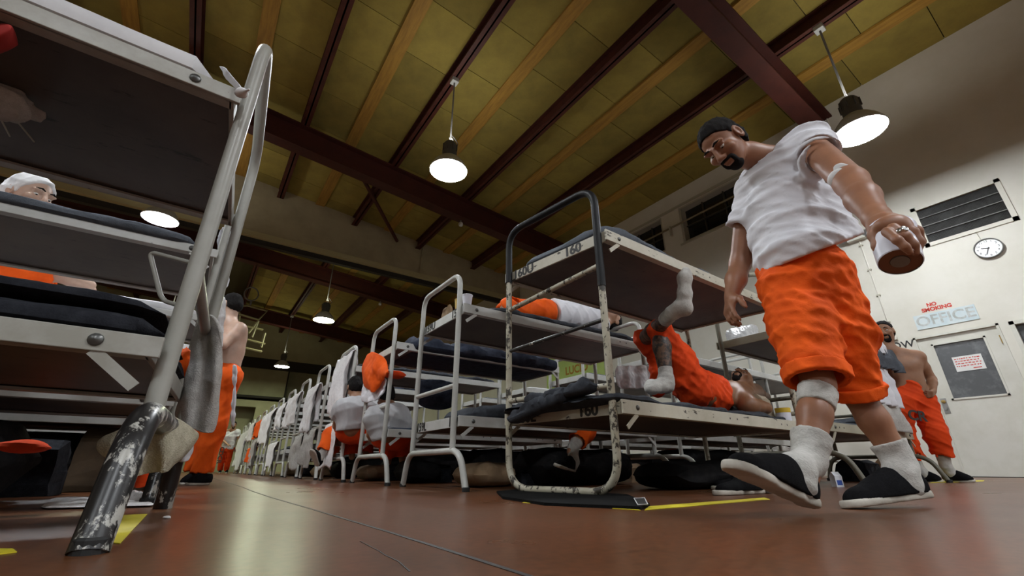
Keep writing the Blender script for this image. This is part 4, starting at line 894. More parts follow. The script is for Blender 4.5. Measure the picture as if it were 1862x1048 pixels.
    MB(cl0).lathe([(.0175, .0005), (.0175, .0042)], cb, ca, 24).build('base_disc', mat('grey disc', (.20, .19, .18), .4), cp)
walker()
# ---------------------------------------------------------------- other people
NH = np.array((math.sin(YAW), math.cos(YAW), 0))
def K(px, py, D): r = A_(ray(px, py)); return A_(CAMP)+r*(D/(r@NH))       # on the upright plane facing the lens at ground distance D
def KX(px, py, X): return A_(onX(px, py, X))
def KY(px, py, Y): return A_(onY(px, py, Y))
def figure(label, base, J, skin, h=.011, s=1.0, head=None, hair_m=None, beard_=False, shirt=None, pants=None, pants_to=1.0, socks=True, shoes=True, pr=1.0, sleeve=.5, seed=0, fist=True, belly=1.0, cap=None, full_eyes=True, group=None, pant_folds=.012):
    rt = empty('person', Vector(base)); tag(rt, label, 'person', group); loc = A_(base); v = Vol(); g = lambda k: J.get(k)
    P = R = None
    if head is not None:
        P, R = head_parts(v, head[0], head[1], head[2], s); v.chain([P(0, -.02, -.06), J['neck']], [.052*s, .058*s], .025)
    if g('chest') is not None:
        c, hp = J['chest'], J['hip']; m_ = (c+hp)/2
        v.chain([J['neck'], c], [.06*s, .11*s], .04)
        if g('shL') is not None: v.chain([J['shL'], J['neck']], [.062*s, .06*s], .04); v.cone(J['shL'], c, .06*s, .10*s, .05)
        if g('shR') is not None: v.chain([J['shR'], J['neck']], [.062*s, .06*s], .04); v.cone(J['shR'], c, .06*s, .10*s, .05)
        if g('shL') is not None and g('shR') is not None:
            sd = (J['shL']-J['shR'])/np.linalg.norm(J['shL']-J['shR'])
            for q in (-1, 1): v.cone(c+sd*q*.07*s, m_+sd*q*.045*s, .098*s, .092*s*belly, .05); v.cone(m_+sd*q*.045*s, hp+sd*q*.055*s, .092*s*belly, .098*s, .05)
        else: v.chain([c, m_, hp], [.14*s, .125*s, .135*s], .05)
    for q in 'LR':
        if g('el'+q) is not None:
            a, b, w_ = J['sh'+q], J['el'+q], J['wr'+q]; v.chain([a, a+(b-a)*.45, b, b+(w_-b)*.3, w_], [.056*s, .050*s, .040*s, .041*s, .027*s], .02)
            if g('ha'+q) is not None:
                d = J['ha'+q]-w_; d /= np.linalg.norm(d); hand(v, w_, w_+d*.078*s, J.get('pn'+q, np.array((0, 0, -1.))), s, J.get('curl'+q, .4), 1 if q == 'L' else -1)
        if g('kn'+q) is not None:
            a, b, c_ = J['h'+q], J['kn'+q], J['an'+q]; v.chain([a, a+(b-a)*.4, b, b+(c_-b)*.3, c_], [.085*s, .078*s, .052*s, .054*s, .034*s], .02)
    volmesh('body', v, h, skin, rt, loc)
    if head is not None:
        if hair_m and not cap: hair(P, R, 1.02*s, rt, loc, hair_m, h=max(.005, h*.7))
        if beard_: beard(P, R, s, rt, loc, M_hair, h=max(.004, h*.6))
        if full_eyes: eyes(P, R, s, rt, loc); brows(P, R, s, rt, loc, M_hair)
    if shirt is not None:
        t = Vol(); c, hp = J['chest'], J['hip']
        for q in 'LR':
            if g('el'+q) is not None:
                a, b = J['sh'+q], J['el'+q]; e = a+(b-a)*sleeve; t.cone(a, e, .076*s, .080*s, .03); t.cutbox(e, b-a, e+(b-a)*.2, .13*s); t.sub_cone(e-(b-a)*.12, e+(b-a)*.25, .050*s, .058*s)
        if g('shL') is not None and g('shR') is not None:
            sd = (J['shL']-J['shR'])/np.linalg.norm(J['shL']-J['shR']); t.cone(J['shL'], J['shR'], .084*s, .084*s, .05)
            for q in (-1, 1): t.cone(J['sh'+('L' if q > 0 else 'R')], c+sd*q*.06*s, .080*s, .130*s, .05); t.cone(c+sd*q*.07*s, hp+sd*q*.075*s, .132*s, .132*s*belly, .06)
        else: t.cone(c, hp, .155*s, .155*s, .05); t.cone(J['neck'], c, .08*s, .14*s, .05)
        t.disp(cloth(.016*s, 20/s, seed)); e = hp+(hp-c)*.12; t.cut(e, hp-c)
        if head is not None: t.ell(J['neck']+(P(0, 0, -.06)-J['neck'])*.35, np.array((.064,)*3)*s, None, .01, 's')
        volmesh('tee_shirt', t, h*.9, shirt, rt, loc)
    if pants is not None:
        o = Vol(); hp = J['hip']; up_ = (J['chest']-hp) if g('chest') is not None else np.array((0, 0, .3)); up_ = up_/np.linalg.norm(up_); up_ = np.array((0, 0, 1.)) if up_[2] > .75 else up_
        ends = []
        for q in 'LR':
            if g('kn'+q) is None: continue
            a, b, c_ = J['h'+q], J['kn'+q], J['an'+q]
            e = b+(c_-b)*pants_to if pants_to > 0 else a+(b-a)*(1+pants_to)
            if pants_to > 0: o.chain([a, b, e], [.108*s*pr, .092*s*pr, .084*s*pr], .05)
            else: o.chain([a, e], [.112*s*pr, .100*s*pr], .05)
            d = (c_-b) if pants_to > 0 else (b-a); d = d/np.linalg.norm(d); o.cutbox(e, d, e+d*.06*s, .14*s); o.sub_cone(e-d*.08*s, e+d*.1*s, .060*s*pr, .070*s*pr); ends.append((e, d))
        sd = None
        if g('hL') is not None and g('hR') is not None: o.cone(J['hL'], J['hR'], .112*s*pr, .112*s*pr, .06)
        o.cone(hp+up_*.05*s, (J['hL']+J['hR'])/2 if g('hR') is not None else hp-up_*.05, .115*s, .125*s, .06)
        o.disp(cloth(pant_folds*s, 22/s, seed+3)); o.cutbox(hp+up_*.10*s, up_, hp+up_*.2*s, .2*s)
        volmesh('trousers', o, h*.9, pants, rt, loc)
    for q in 'LR':
        if g('to'+q) is None: continue
        b, c_, t_ = J['kn'+q], J['an'+q], J['to'+q]; hl_ = J.get('he'+q); hl_ = c_-np.array((0, 0, .07*s)) if hl_ is None else hl_; f = t_-hl_; f /= np.linalg.norm(f); u = b-c_; u -= f*(f@u); u /= np.linalg.norm(u)
        if socks: sock('sock', [c_+(b-c_)*.45, c_+(b-c_)*.15, hl_+f*.055*s+u*.075*s], [.055*s, .046*s, .042*s], M_sock, rt, loc, h=h*.9, foot=([hl_+f*.055*s+u*.07*s, hl_+f*.05*s+u*.042*s, hl_+f*.10*s+u*.032*s], [.042*s, .035*s, .027*s]))
        if shoes: shoe('shoe', hl_, t_, u, s, rt, loc, M_sole, M_canvas, h=h*.75)
    return rt, P, R
# shirtless man leaning by the office door
D2 = 4.48
q = lambda x, y, o=0: K(x, y, D2+o)
J = dict(neck=q(1614, 637), chest=q(1640, 668), hip=q(1654, 712), shL=q(1668, 650, -.05), shR=q(1588, 654, .06), elL=q(1694, 690, -.02), wrL=q(1697, 712, -.12), haL=q(1690, 722, -.20), pnL=q(1660, 720)-q(1700, 712), curlL=.7,
         elR=q(1572, 700, .1), wrR=q(1580, 735, 0), hL=q(1676, 728), hR=q(1634, 730), knL=q(1702, 790, -.08), anL=q(1723, 858, -.02), knR=q(1640, 795, 0), anR=q(1676, 862, .05), toL=q(1766, 873, -.12), heL=q(1721, 873, .02), toR=q(1706, 872, -.05), heR=q(1670, 872, .06))
for k in ('toL', 'heL', 'toR', 'heR'): J[k][2] = .002
m2p, P, R = figure('shirtless man in red-orange rolled trousers standing near the office door', (J['hip'][0], J['hip'][1], 0), J, SK_t, .0095, 1.0, (q(1609, 604, -.02), np.array((-1, -.12, -.12)), np.array((-.05, .10, 1))), M_hair, True, None, M_or2, .62, pr=1.05, seed=5, pant_folds=.022)
lt = text('CR', .13, q(1668, 757, -.15), A_(RT)*1.0+np.array((0, 0, -.12)), (0, 0, 1), M_num, 'trouser_lettering', m2p, depth=.002, bold=.004, org=m2p.location)
# bare-backed man in long orange trousers at the left row
D3 = 3.95
q = lambda x, y, o=0: K(x, y, D3+o)
J = dict(neck=q(416, 590), chest=q(418, 618), hip=q(409, 664), shL=q(398, 605, .08), shR=q(434, 600, -.05), elL=q(372, 625, .05), wrL=q(380, 590, 0), haL=q(390, 572, 0), elR=q(404, 628, -.20), wrR=q(392, 590, -.12), haR=q(398, 568, -.1),
         hL=q(400, 684, .05), hR=q(412, 686, -.05), knL=q(378, 772, .05), anL=q(352, 862, .08), knR=q(390, 775, -.04), anR=q(366, 864, -.02), toL=q(335, 880, 0), heL=q(362, 877, .1), toR=q(345, 882, -.12), heR=q(376, 878, 0))
for k in ('toL', 'heL', 'toR', 'heR'): J[k][2] = .002
m3p, P, R = figure('bare-backed man in long orange trousers drying his face beside left bunks', (J['hip'][0], J['hip'][1], 0), J, SK_p, .0095, 1.0, (q(420, 556), A_(-RT)*.9+NH*.25+np.array((0, 0, -.25)), np.array((0, 0, 1.))), M_hair, False, None, M_or, .96, pr=1.02, seed=8, belly=1.12, socks=False)
# far man in white tee
q = lambda x, y, o=0: A_(C(x, y, 14.8+o))
J = dict(neck=q(423, 781), chest=q(420, 792), hip=q(416, 812), shL=q(432, 785), shR=q(410, 786), elL=q(435, 800), wrL=q(430, 815), haL=q(428, 821), elR=q(404, 799, -.1), wrR=q(414, 808, -.3), haR=q(419, 810, -.3), hL=q(420, 815), hR=q(409, 815), knL=q(415, 836), anL=q(411, 857), knR=q(403, 836), anR=q(400, 857), toL=q(412, 860.5, -.2), toR=q(400, 860.5, -.2), heL=q(412, 859.5, .05), heR=q(400, 859.5, .05))
fz = min(J[k][2] for k in ('toL', 'heL', 'toR', 'heR'))
for k in J:
    J[k][2] -= fz
mf_, P, R = figure('distant man in white tee and red-orange trousers standing in the aisle', (J['hip'][0], J['hip'][1], 0), J, SK_t, .016, 1.02, (q(425.5, 773)-np.array((0, 0, fz)), np.array((-.05, -1, -.05)), (0, 0, 1)), M_hair, True, M_tee, M_or2, .9, pr=1.0, seed=9)
text('CDCR', .19, J['hR']+np.array((0, 0, -.22))-NH*.15, A_(-UP)*0+np.array((0, 0, -1.)), A_(RT), M_num, 'trouser_lettering', mf_, depth=.002, bold=.006, org=mf_.location)
# tattooed man lying on the lower deck of bunk 160
q = KY
J = dict(neck=q(1352, 716, 1.86), chest=q(1330, 722, 1.85), hip=q(1283, 716, 1.84), shL=q(1362, 738, 1.66), shR=q(1372, 712, 2.02), elL=q(1392, 742, 1.62), wrL=q(1352, 730, 1.70), elR=q(1392, 722, 2.12), wrR=q(1345, 722, 2.1),
         hL=q(1262, 708, 1.74), hR=q(1258, 700, 1.94), knL=q(1200, 603, 1.74), anL=q(1212, 690, 1.70), toL=q(1178, 713, 1.68), heL=q(1222, 712, 1.70), knR=q(1172, 618, 2.0), anR=q(1222, 570, 1.50), toR=q(1253, 487, 1.36), heR=q(1258, 574, 1.40))
M_tat = mat('tattooed skin', (.16, .085, .05), .5, col2=(.018, .016, .016), scale=30, lo=.42, hi=.56, detail=8, bump=.05, bscale=120)
lm, P, R = figure('tattooed man in red-orange shorts lying on bunk 160 with one foot raised', (J['hip'][0], J['hip'][1], .47), J, SK_l, .009, 1.0, (q(1348, 693, 1.93), q(1340, 660, 1.9)-q(1348, 693, 1.93)+np.array((-.02, -.03, 0)), q(1390, 690, 1.95)-q(1340, 700, 1.9)), None, True, None, None, socks=False, shoes=False)
loc = A_(lm.location); o = Vol()
for a, b, d_, rr in (('hL', 'knL', 'anL', .094), ('hR', 'knR', 'anR', .092)):
    kn = J[b]+(J[d_]-J[b])*.10; o.chain([J[a], J[a]+(J[b]-J[a])*.5, J[b]], [.125, .115, .088], .06)
o.cone(J['hip']+(J['hip']-J['hL'])*.3, (J['hL']+J['hR'])/2, .172, .14, .06); o.cone(q(1190, 640, 1.98), q(1195, 712, 1.98), .05, .055, .05); o.cone(q(1222, 625, 1.74), q(1240, 690, 1.72), .05, .06, .05)
o.disp(cloth(.018, 20, 41)); o.disp(cloth(.007, 50, 42)); volmesh('shorts', o, .008, M_or2, lm, loc)
tv = Vol(); tv.chain([J['knL']+(J['anL']-J['knL'])*.02, J['knL']+(J['anL']-J['knL'])*.35, J['anL']], [.056, .0575, .037], .02); tv.chain([J['knR'], J['knR']+(J['anR']-J['knR'])*.35, J['anR']], [.056, .057, .037], .02); tv.cone(J['knL']+np.array((.02, -.03, .0)), J['knL'], .05, .058, .02)
volmesh('tattoo_sleeve', tv, .008, M_tat, lm, loc)
for a, b, t_, h_ in (('knL', 'anL', 'toL', 'heL'), ('knR', 'anR', 'toR', 'heR')):
    f = J[t_]-J[h_]; L = np.linalg.norm(f); f /= L; u = J[b]-J[h_]; u -= f*(f@u); u /= np.linalg.norm(u); ank = J[h_]+f*.05+u*.07
    sock('sock', [J[b]+(J[a]-J[b])*.22, J[b], ank], [.047, .044, .042], M_sock, lm, loc, .006, ([ank, J[h_]+f*.045+u*.036, J[h_]+f*L*.45+u*.034, J[h_]+f*(L*.80)+u*.028, J[h_]+f*(L-.02)+u*.02], [.044, .040, .040, .041, .026]))
# two seated men in grey tees
def sitter(lab, px, back, Yp, sh, s, seed, head_px=None, m=M_teeg):
    q = lambda x, y, o=0: KY(x, y, Yp+o)
    (tx, ty), (bx, by) = back; w_ = sh
    J = dict(neck=q(tx+3, ty+6, .08), chest=q((tx*2+bx)/3, (ty*2+by)/3+4), hip=q(bx, by-8), shL=q(tx+w_*.8, ty+22, .05), shR=q(tx-w_*.8, ty+24, .0), elL=q(tx+w_*1.0, ty+55, .2), wrL=q(tx+w_*.6, ty+70, .42), elR=q(tx-w_*1.05, ty+52, .12), wrR=q(tx-w_*.7, ty+72, .36),
             hL=q(bx+14, by-3, .05), hR=q(bx-14, by-3, .05), knL=q(bx+16, by-8, .50), anL=q(bx+18, by+45, .52), knR=q(bx-10, by-8, .50), anR=q(bx-8, by+45, .52))
    for k in J: pass
    return figure(lab, (J['hip'][0], J['hip'][1], .45), J, SK_t, .011, s, (q(tx-2, ty-16, .14), np.array((.1, .9, -.45)), (0, .3, 1)), M_hair, False, m, M_or2, .9, seed=seed, full_eyes=False)
sitter('hunched man in light grey tee seated beside the long towel', 0, ((648, 722), (648, 786)), 4.85, 34, 1.05, 51)
sitter('hunched man in grey tee and orange trousers seated under the orange shirt', 0, ((704, 738), (714, 795)), 4.05, 28, 1.0, 52)
# man lying on the upper deck of bunk 159: orange hip, white tee
q = KY; Yp = 2.92
J = dict(neck=q(1098, 588, Yp), chest=q(1072, 580, Yp), hip=q(1010, 572, Yp), hL=q(990, 566, Yp-.04), hR=q(985, 575, Yp+.16), knL=q(925, 560, Yp-.05), anL=q(905, 580, Yp+.05), knR=q(915, 570, Yp+.15), anR=q(890, 580, Yp+.15))
lz = 1.255
for k in J: J[k][2] = max(J[k][2], lz+.06)
up9, P, R = figure('man in orange shorts and white tee lying on upper deck of bunk 159', (J['hip'][0], J['hip'][1], lz), J, SK_t, .011, .95, (J['neck']+np.array((.13, 0, .05)), np.array((0, -.4, .9)), np.array((1, 0, .1))), M_hair, False, M_tee, M_or, .15, seed=61, full_eyes=False)
# man on lower deck behind bunk 160: one orange leg hangs to the floor
Yp = 3.0
J = dict(neck=q(1150, 770, Yp+.1), chest=q(1135, 768, Yp+.08), hip=q(1095, 772, Yp), hL=q(1090, 776, Yp-.06), hR=q(1090, 770, Yp+.15), knL=q(1062, 782, Yp-.42), anL=q(1038, 822, Yp-.46), toL=q(1012, 850, Yp-.62), heL=q(1042, 858, Yp-.45), knR=q(1050, 770, Yp+.15), anR=q(1010, 772, Yp+.15))
for k in ('neck', 'chest', 'hip', 'hL', 'hR', 'knR', 'anR'): J[k][2] = max(J[k][2], .60)
figure('man lying behind bunk 160 with one orange leg and black shoe hanging down', (J['hip'][0], J['hip'][1], .5), J, SK_t, .010, .92, (J['neck']+np.array((.14, 0, .04)), np.array((0, -.3, .9)), np.array((1, 0, .1))), M_hair, False, M_teeg, M_or, .55, seed=62, full_eyes=False)
# foot in black shoe sticking out farther along the row
Yp = 5.55
J = dict(neck=q(690, 772, Yp), chest=q(670, 774, Yp), hip=q(630, 784, Yp), hL=q(625, 786, Yp-.05), hR=q(625, 784, Yp+.15), knL=q(602, 792, Yp-.1), anL=q(586, 826, Yp-.15), toL=q(566, 822, Yp-.2), heL=q(576, 848, Yp-.15), knR=q(606, 790, Yp+.15), anR=q(606, 830, Yp+.2))
for k in ('neck', 'chest', 'hip', 'hL', 'hR'): J[k][2] = max(J[k][2], .58)
figure('man lying in the row with one orange leg and black slip-on sticking into aisle', (J['hip'][0], J['hip'][1], .5), J, SK_t, .011, .92, (J['neck']+np.array((.14, 0, .04)), np.array((0, -.3, .9)), np.array((1, 0, .1))), M_hair, False, M_teeg, M_or, .85, seed=63, full_eyes=False)
# man with white head cloth looking over the upper deck of the second left bunk
Yp = 3.0
hc = q(52, 358, Yp); J = dict(neck=hc+np.array((-.16, .02, -.10)), chest=hc+np.array((-.32, .03, -.10)), hip=hc+np.array((-.72, .03, -.10)), shL=hc+np.array((-.25, .2, -.08)), shR=hc+np.array((-.25, -.13, -.08)), elL=hc+np.array((-.02, .25, -.12)), wrL=hc+np.array((.1, .06, -.13)), elR=hc+np.array((-.05, -.16, -.12)), wrR=hc+np.array((.05, -.02, -.13)))
hw, P, R = figure('man with a white cloth wrapped on his head peering over grey blanket', (hc[0], hc[1], hc[2]-.17), J, SK_p, .009, 1.0, (hc, np.array((.75, -.62, -.12)), np.array((0, 0, 1.))), M_hair, False, M_tee, None, seed=71, cap=True)
cv = Vol(); cv.ell(P(0, -.014, .042), (.085, .106, .094), R, .01); cv.ell(P(0, -.05, -.02), (.082, .085, .10), R, .03); cv.cut(P(0, .060, .055), R@np.array((0, .82, -.57))); cv.cut(P(0, .03, -.05), R@np.array((0, .95, -.3))) ; cv.disp(cloth(.008, 40, 4)); volmesh('head_cloth', cv, .006, cl, hw, A_(hw.location))
# man lying on third left bunk, orange shorts and one bare leg
Yp = 3.95
J = dict(hip=q(20, 492, Yp), hL=q(30, 494, Yp-.06), hR=q(30, 490, Yp+.12), knL=q(112, 500, Yp-.05), anL=q(160, 530, Yp-.02), knR=q(118, 498, Yp+.14), anR=q(165, 528, Yp+.15), chest=q(-60, 480, Yp), neck=q(-110, 475, Yp))
for k in J: J[k][2] = max(J[k][2], 1.30)
figure('man in orange shorts lying beyond the black blankets at left', (J['hip'][0], J['hip'][1], 1.24), J, SK_p, .012, .95, (J['neck']+np.array((-.14, 0, .03)), np.array((0, -.3, .9)), np.array((-1, 0, .1))), M_hair, False, M_tee, M_or, -.12, seed=72, full_eyes=False, pant_folds=.02)
# ================================================================ clothes, towels and small things
XF = 1.29
def hang(px0, px1, yt, yb, m, label, X=XF, cat='towel', folds=4, amp=.028, seed=0, back=.25, flare=-.22, group='towels hung along the right row', rr=.024, th=.006, pinch=0, jag=.07):
    px0 = px0+(px1-px0)*.12
    a, b = onX(px0, yt, X), onX(px1, yt, X); z = (a.z+b.z)/2; zb = onX((px0+px1)/2, yb, X).z; a.z = b.z = z
    ln = max(.05, z-zb); return drape('towel' if cat == 'towel' else cat.replace(' ', '_'), a, b, ln, ln*back, V(-1, 0, 0), m, label, cat, folds, amp, seed, th, flare=flare, group=group if cat == 'towel' else None, rr=rr, pinch=pinch, jag=jag)
hang(614, 645, 650, 752, M_towelw, 'long white towel hung over the arch in front of the seated men', seed=1, back=.9)
hang(592, 626, 772, 850, M_towelw, 'plain white towel hung on rung beside the black slip-on shoe', seed=2, folds=2, amp=.02)
hang(560, 582, 706, 778, M_towelw, 'white towel on arch, second from the orange shirt', seed=3, back=.9)
hang(554, 578, 786, 846, M_towel, 'wrinkled pinkish grey towel low on a bunk end, nearer of two', seed=4, folds=4)
hang(538, 553, 795, 850, M_towel, 'wrinkled pinkish grey towel low on a bunk end, farther of two', seed=5, folds=3)
hang(525, 548, 722, 770, M_towelw, 'short white towel bunched at an arch top in the row', seed=6, folds=4)
hang(509, 522, 738, 778, M_towelw, 'narrow white towel over an arch in the row', seed=7, folds=2)
hang(479, 503, 752, 804, M_towelw, 'broad white towel with pointed hem in the receding row', seed=8, folds=3, jag=.12)
hang(489, 507, 808, 855, M_towelw, 'stiff white towel low near the far floor line', seed=9, folds=2, amp=.02)
hang(466, 480, 767, 793, M_or, 'orange garment hung at an arch top far along the row', cat='hung garment', seed=10)
hang(450, 467, 816, 840, M_or, 'orange garment hung low far along the row', cat='hung garment', seed=11)
hang(455, 465, 772, 800, M_towelw, 'small white towel beside the far orange garment', seed=12)
hang(436, 453, 788, 856, M_tee, 'pale shirts hung at the far end of the row', cat='hung garment', seed=13, folds=4)
hang(462, 472, 800, 850, M_towel, 'thin grey towel near the far end of the row', seed=14)
# orange shirt on bunk 158 and white shirt beneath it
def grid(rows, dep): return [[C(x, y, d) for (x, y), d in zip(r, dr)] for r, dr in zip(rows, dep)]
d8 = (C(690, 660, 1)-CAMP); X8 = 1.27
def gx(rows, off): return [[onX(x, y, X8+o) for (x, y), o in zip(r, orow)] for r, orow in zip(rows, off)]
sheet('hung_shirt', gx([[(672, 641), (680, 640), (690, 645), (702, 652)], [(663, 658), (673, 660), (688, 662), (705, 668)], [(658, 680), (669, 684), (684, 682), (706, 678)], [(659, 697), (671, 702), (685, 698), (700, 688)], [(668, 706), (678, 717), (686, 708), (694, 696)]],
      [[.03, -.02, -.01, .03], [0, -.05, -.02, .02], [.0, -.07, -.01, -.03], [.02, -.05, .0, .02], [.02, -.02, .02, .03]]), M_or, 'bright orange shirt hung over the arch of the second grey white bunk', 'shirt', th=.012, wr=.06, ws=.17)
sheet('hung_shirt', gx([[(664, 690), (675, 696), (688, 694), (700, 682)], [(660, 712), (672, 718), (685, 712), (703, 700)], [(658, 730), (668, 734), (684, 728), (692, 724)]], [[.04, .02, .05, .06], [.03, 0, .05, .05], [.03, .01, .04, .05]]), M_tee, 'crumpled white shirt hanging below the orange shirt', 'shirt', th=.012, wr=.06, ws=.12)
loaf('folded_shirt', onY(700, 686, 3.95), onY(734, 690, 4.0), V(0, .08, 0), .06, M_or2, 'end of an orange shirt lying on the deck behind the hung orange shirt', 'shirt', nu=14, nr=16)
# small things on the upper deck of bunk 159
def cup(p, r, h_, m, lab, name='cup', taper=.8):
    t = empty(name, p); tag(t, lab, 'cup'); MB(p).lathe([(r*taper, 0), (r, h_), (r*.94, h_), (r*taper*.92, .006)], p, n=24, caps=(1, 1)).build('cup_wall', m, t, smooth=True)
    MB(p).lathe([(r*1.0, h_-.006), (r*1.06, h_-.002), (r*1.06, h_+.002), (r*.98, h_+.004)], p, n=24, caps=(0, 0)).build('cup_rim', m, t, smooth=True)
M_cupw = mat('white plastic', (.72, .72, .80), .35)
cup(V(1.41, 2.60, 1.217), .038, .072, M_cupw, 'white cup standing on the upper corner of bunk 159')
cup(V(1.40, 2.72, 1.217), .026, .075, mat('amber bottle', (.50, .33, .06), .3), 'small amber cup behind the white one on bunk 159')
def bag(p, wv, dv, h_, m, lab, cat='paper bag', seed=0, top=.85):
    p = Vector(p); wv, dv = Vector(wv), Vector(dv); rows = []; n = 5; ring = [(-1, -1), (0, -1.05), (1, -1), (1.05, 0), (1, 1), (0, 1.05), (-1, 1), (-1.05, 0)]; vs = []; fs_ = []
    for i in range(n+1):
        t = i/n; sc = 1-(1-top)*t
        for k, (a, b) in enumerate(ring): q = p+wv*a*sc+dv*b*(sc if t < .99 else sc*.35)+V(0, 0, h_*t); vs.append(q+V(nz(q, 12, seed), nz(q, 12, seed+3), nz(q, 12, seed+5))*.018*(1 if i else 0))
    for i in range(n):
        for k in range(8): fs_.append((i*8+k, i*8+(k+1) % 8, (i+1)*8+(k+1) % 8, (i+1)*8+k))
    fs_ += [tuple(range(7, -1, -1)), tuple(n*8+k for k in range(8))]
    o = MB(p).add(vs, fs_).build('paper_bag' if 'bag' in cat else cat.replace(' ', '_'), m); return tag(o, lab, cat)
M_kraft = mat('brown kraft paper', (.26, .17, .095), .85, col2=(.20, .13, .07), scale=8, bump=.2, bscale=30)
M_kraft2 = mat('pale kraft paper', (.36, .30, .22), .85, col2=(.28, .23, .16), scale=8, bump=.2, bscale=30)
bag(V(1.46, 3.02, 1.217), V(.0, .05, 0), V(.03, 0, 0), .13, M_kraft, 'small brown paper bag on upper deck of bunk 159', seed=3)
# things about bunk 160
mp = [onZ(*p) for p in [(903, 897), (914, 908), (990, 920), (1165, 928), (1182, 921), (1140, 903), (955, 892)]]; n_ = len(mp)
tag(MB(mp[0]).add(mp+[p+V(0, 0, .010) for p in mp], [tuple(range(n_)), tuple(range(2*n_-1, n_-1, -1))]+[(i, (i+1) % n_, (i+1) % n_+n_, i+n_) for i in range(n_)]).build('floor_mat', mat('black rubber mat', (.004, .004, .004), .9, col2=(.007, .007, .007), scale=60, bump=.6, bscale=200, spec=.1)), 'black rubber mat under the end of bunk 160', 'mat')
tq = [onZ(*p, .0105) for p in [(1153, 908), (1172, 907), (1178, 919), (1160, 920)]]
tg = MB(tq[0]).add(tq+[p+V(0, 0, .002) for p in tq], [(0, 1, 2, 3), (7, 6, 5, 4)]+[(i, (i+1) % 4, (i+1) % 4+4, i+4) for i in range(4)]).build('plastic_tag', mat('dark tag', (.05, .05, .05), .3)); tag(tg, 'small clear plastic tag lying on the black mat', 'tag')
MB(tq[0]).tube([p+V(0, 0, .003) for p in tq], .0018, 6, closed=True).build('tag_edge', cl, tg)
sheet('hung_bag', [[KY(x, y, Y_) for x, y, Y_ in r] for r in ([(1318, 600, 2.2), (1338, 596, 2.18), (1358, 592, 2.2), (1376, 588, 2.2)], [(1320, 612, 2.2), (1340, 610, 2.1), (1360, 606, 2.12), (1378, 604, 2.2)], [(1325, 632, 2.2), (1342, 630, 2.15), (1362, 622, 2.15), (1380, 616, 2.2)])], mat('grey plastic film', (.40, .40, .40), .35, col2=(.28, .28, .28), scale=12), 'clear grey plastic bag hung under upper deck of bunk 160', 'bag', th=.004)
cup(V(3.33, 1.60, 1.44), .045, .09, M_cupw, 'white cup standing at far end of bunk 160 upper deck')
sheet('hung_cloth', [[KY(1120+12*i, y+ (2 if i % 2 else 0), 2.50+(.03 if i % 2 else -.03)) for i in range(9)] for y in (664, 680, 706)], M_sheet, 'white cloth hung in folds behind the lying man\'s knees', 'cloth')
dz = .47
bag(V(3.44, 1.68, dz), V(.07, 0, 0), V(0, .05, 0), .16, M_kraft2, 'pale paper bag standing at head of the lying man', seed=5)
bag(V(3.46, 1.92, dz), V(.06, 0, 0), V(0, .05, 0), .20, M_kraft2, 'taller pale paper bag behind the first at bunk 160 head end', seed=6)
text('OL', .05, (3.46, 1.862, dz+.10), (1, 0, 0), (0, 0, 1), M_num, 'bag_lettering', None, depth=.001, bold=.002); tag(bpy.data.objects['bag_lettering'], 'black letters OL printed on the taller pale paper bag', 'lettering')
loaf('dark_garment', V(3.22, 1.72, dz-.005), V(3.34, 1.90, dz-.005), V(.06, -.03, 0), .12, M_black, 'black garment heaped beside the lying man\'s head', 'garment', nu=12, nr=16, amp=.02)
loaf('pillow', V(3.05, 1.95, dz-.01), V(3.45, 2.10, dz-.01), V(-.06, .14, 0), .10, M_sheet, 'white pillow under the lying man\'s head', 'pillow', nu=14, nr=20)
mg = empty('mug', V(3.50, 1.56, .43)); tag(mg, 'white tub with yellow band at the end of bunk 160 lower deck', 'tub')
MB(mg.location).lathe([(.045, 0), (.050, .10), (.047, .10), (.042, .01)], mg.location, n=24).build('tub_wall', M_cupw, mg, smooth=True); MB(mg.location).lathe([(.0495, .065), (.0515, .098)], mg.location, n=24, caps=(0, 0)).build('yellow_band', mat('yellow print', (.62, .42, .03), .5), mg, smooth=True)
# left bunk: wire hook, tie, towels, garments
hk = fillet([C(347, 478, 1.09), C(272, 458, 1.10), C(292, 538, 1.07), C(300, 548, 1.07), C(326, 556, 1.05)], .02, 5)
MB(bL1.location).tube(hk, .0055, 10).build('wire_hook', M_frL, bL1, smooth=True)
MB(bL1.location).tube([C(140, 20, 1.13), C(141, 20, 1.13)], .001, 4).build('weld', M_frL, bL1) if False else None
sheet('sheet_tie', [[C(x, y, d) for x, y, d in r] for r in ([(392, 118, 1.22), (400, 120, 1.21), (412, 124, 1.20)], [(408, 138, 1.21), (416, 140, 1.20), (424, 140, 1.19)], [(428, 160, 1.18), (432, 160, 1.17), (437, 158, 1.16)], [(436, 168, 1.165), (438, 168, 1.16), (441, 166, 1.155)])], M_sheet, 'twisted white sheet corner tied to top of the nearest left post', 'sheet', th=.004)
kn = Vol(); kn.ell(C(440, 169, 1.15), (.009, .008, .007)); kn.cone(C(440, 169, 1.15), C(453, 163, 1.13), .005, .003); kn.cone(C(440, 169, 1.15), C(432, 170, 1.15), .005, .004); o = volmesh('knot', kn, .003, cl, None); tag(o, 'small white knot on the nearest left post', 'knot')
def cgrid(rows): return [[C(*p) for p in r] for r in rows]
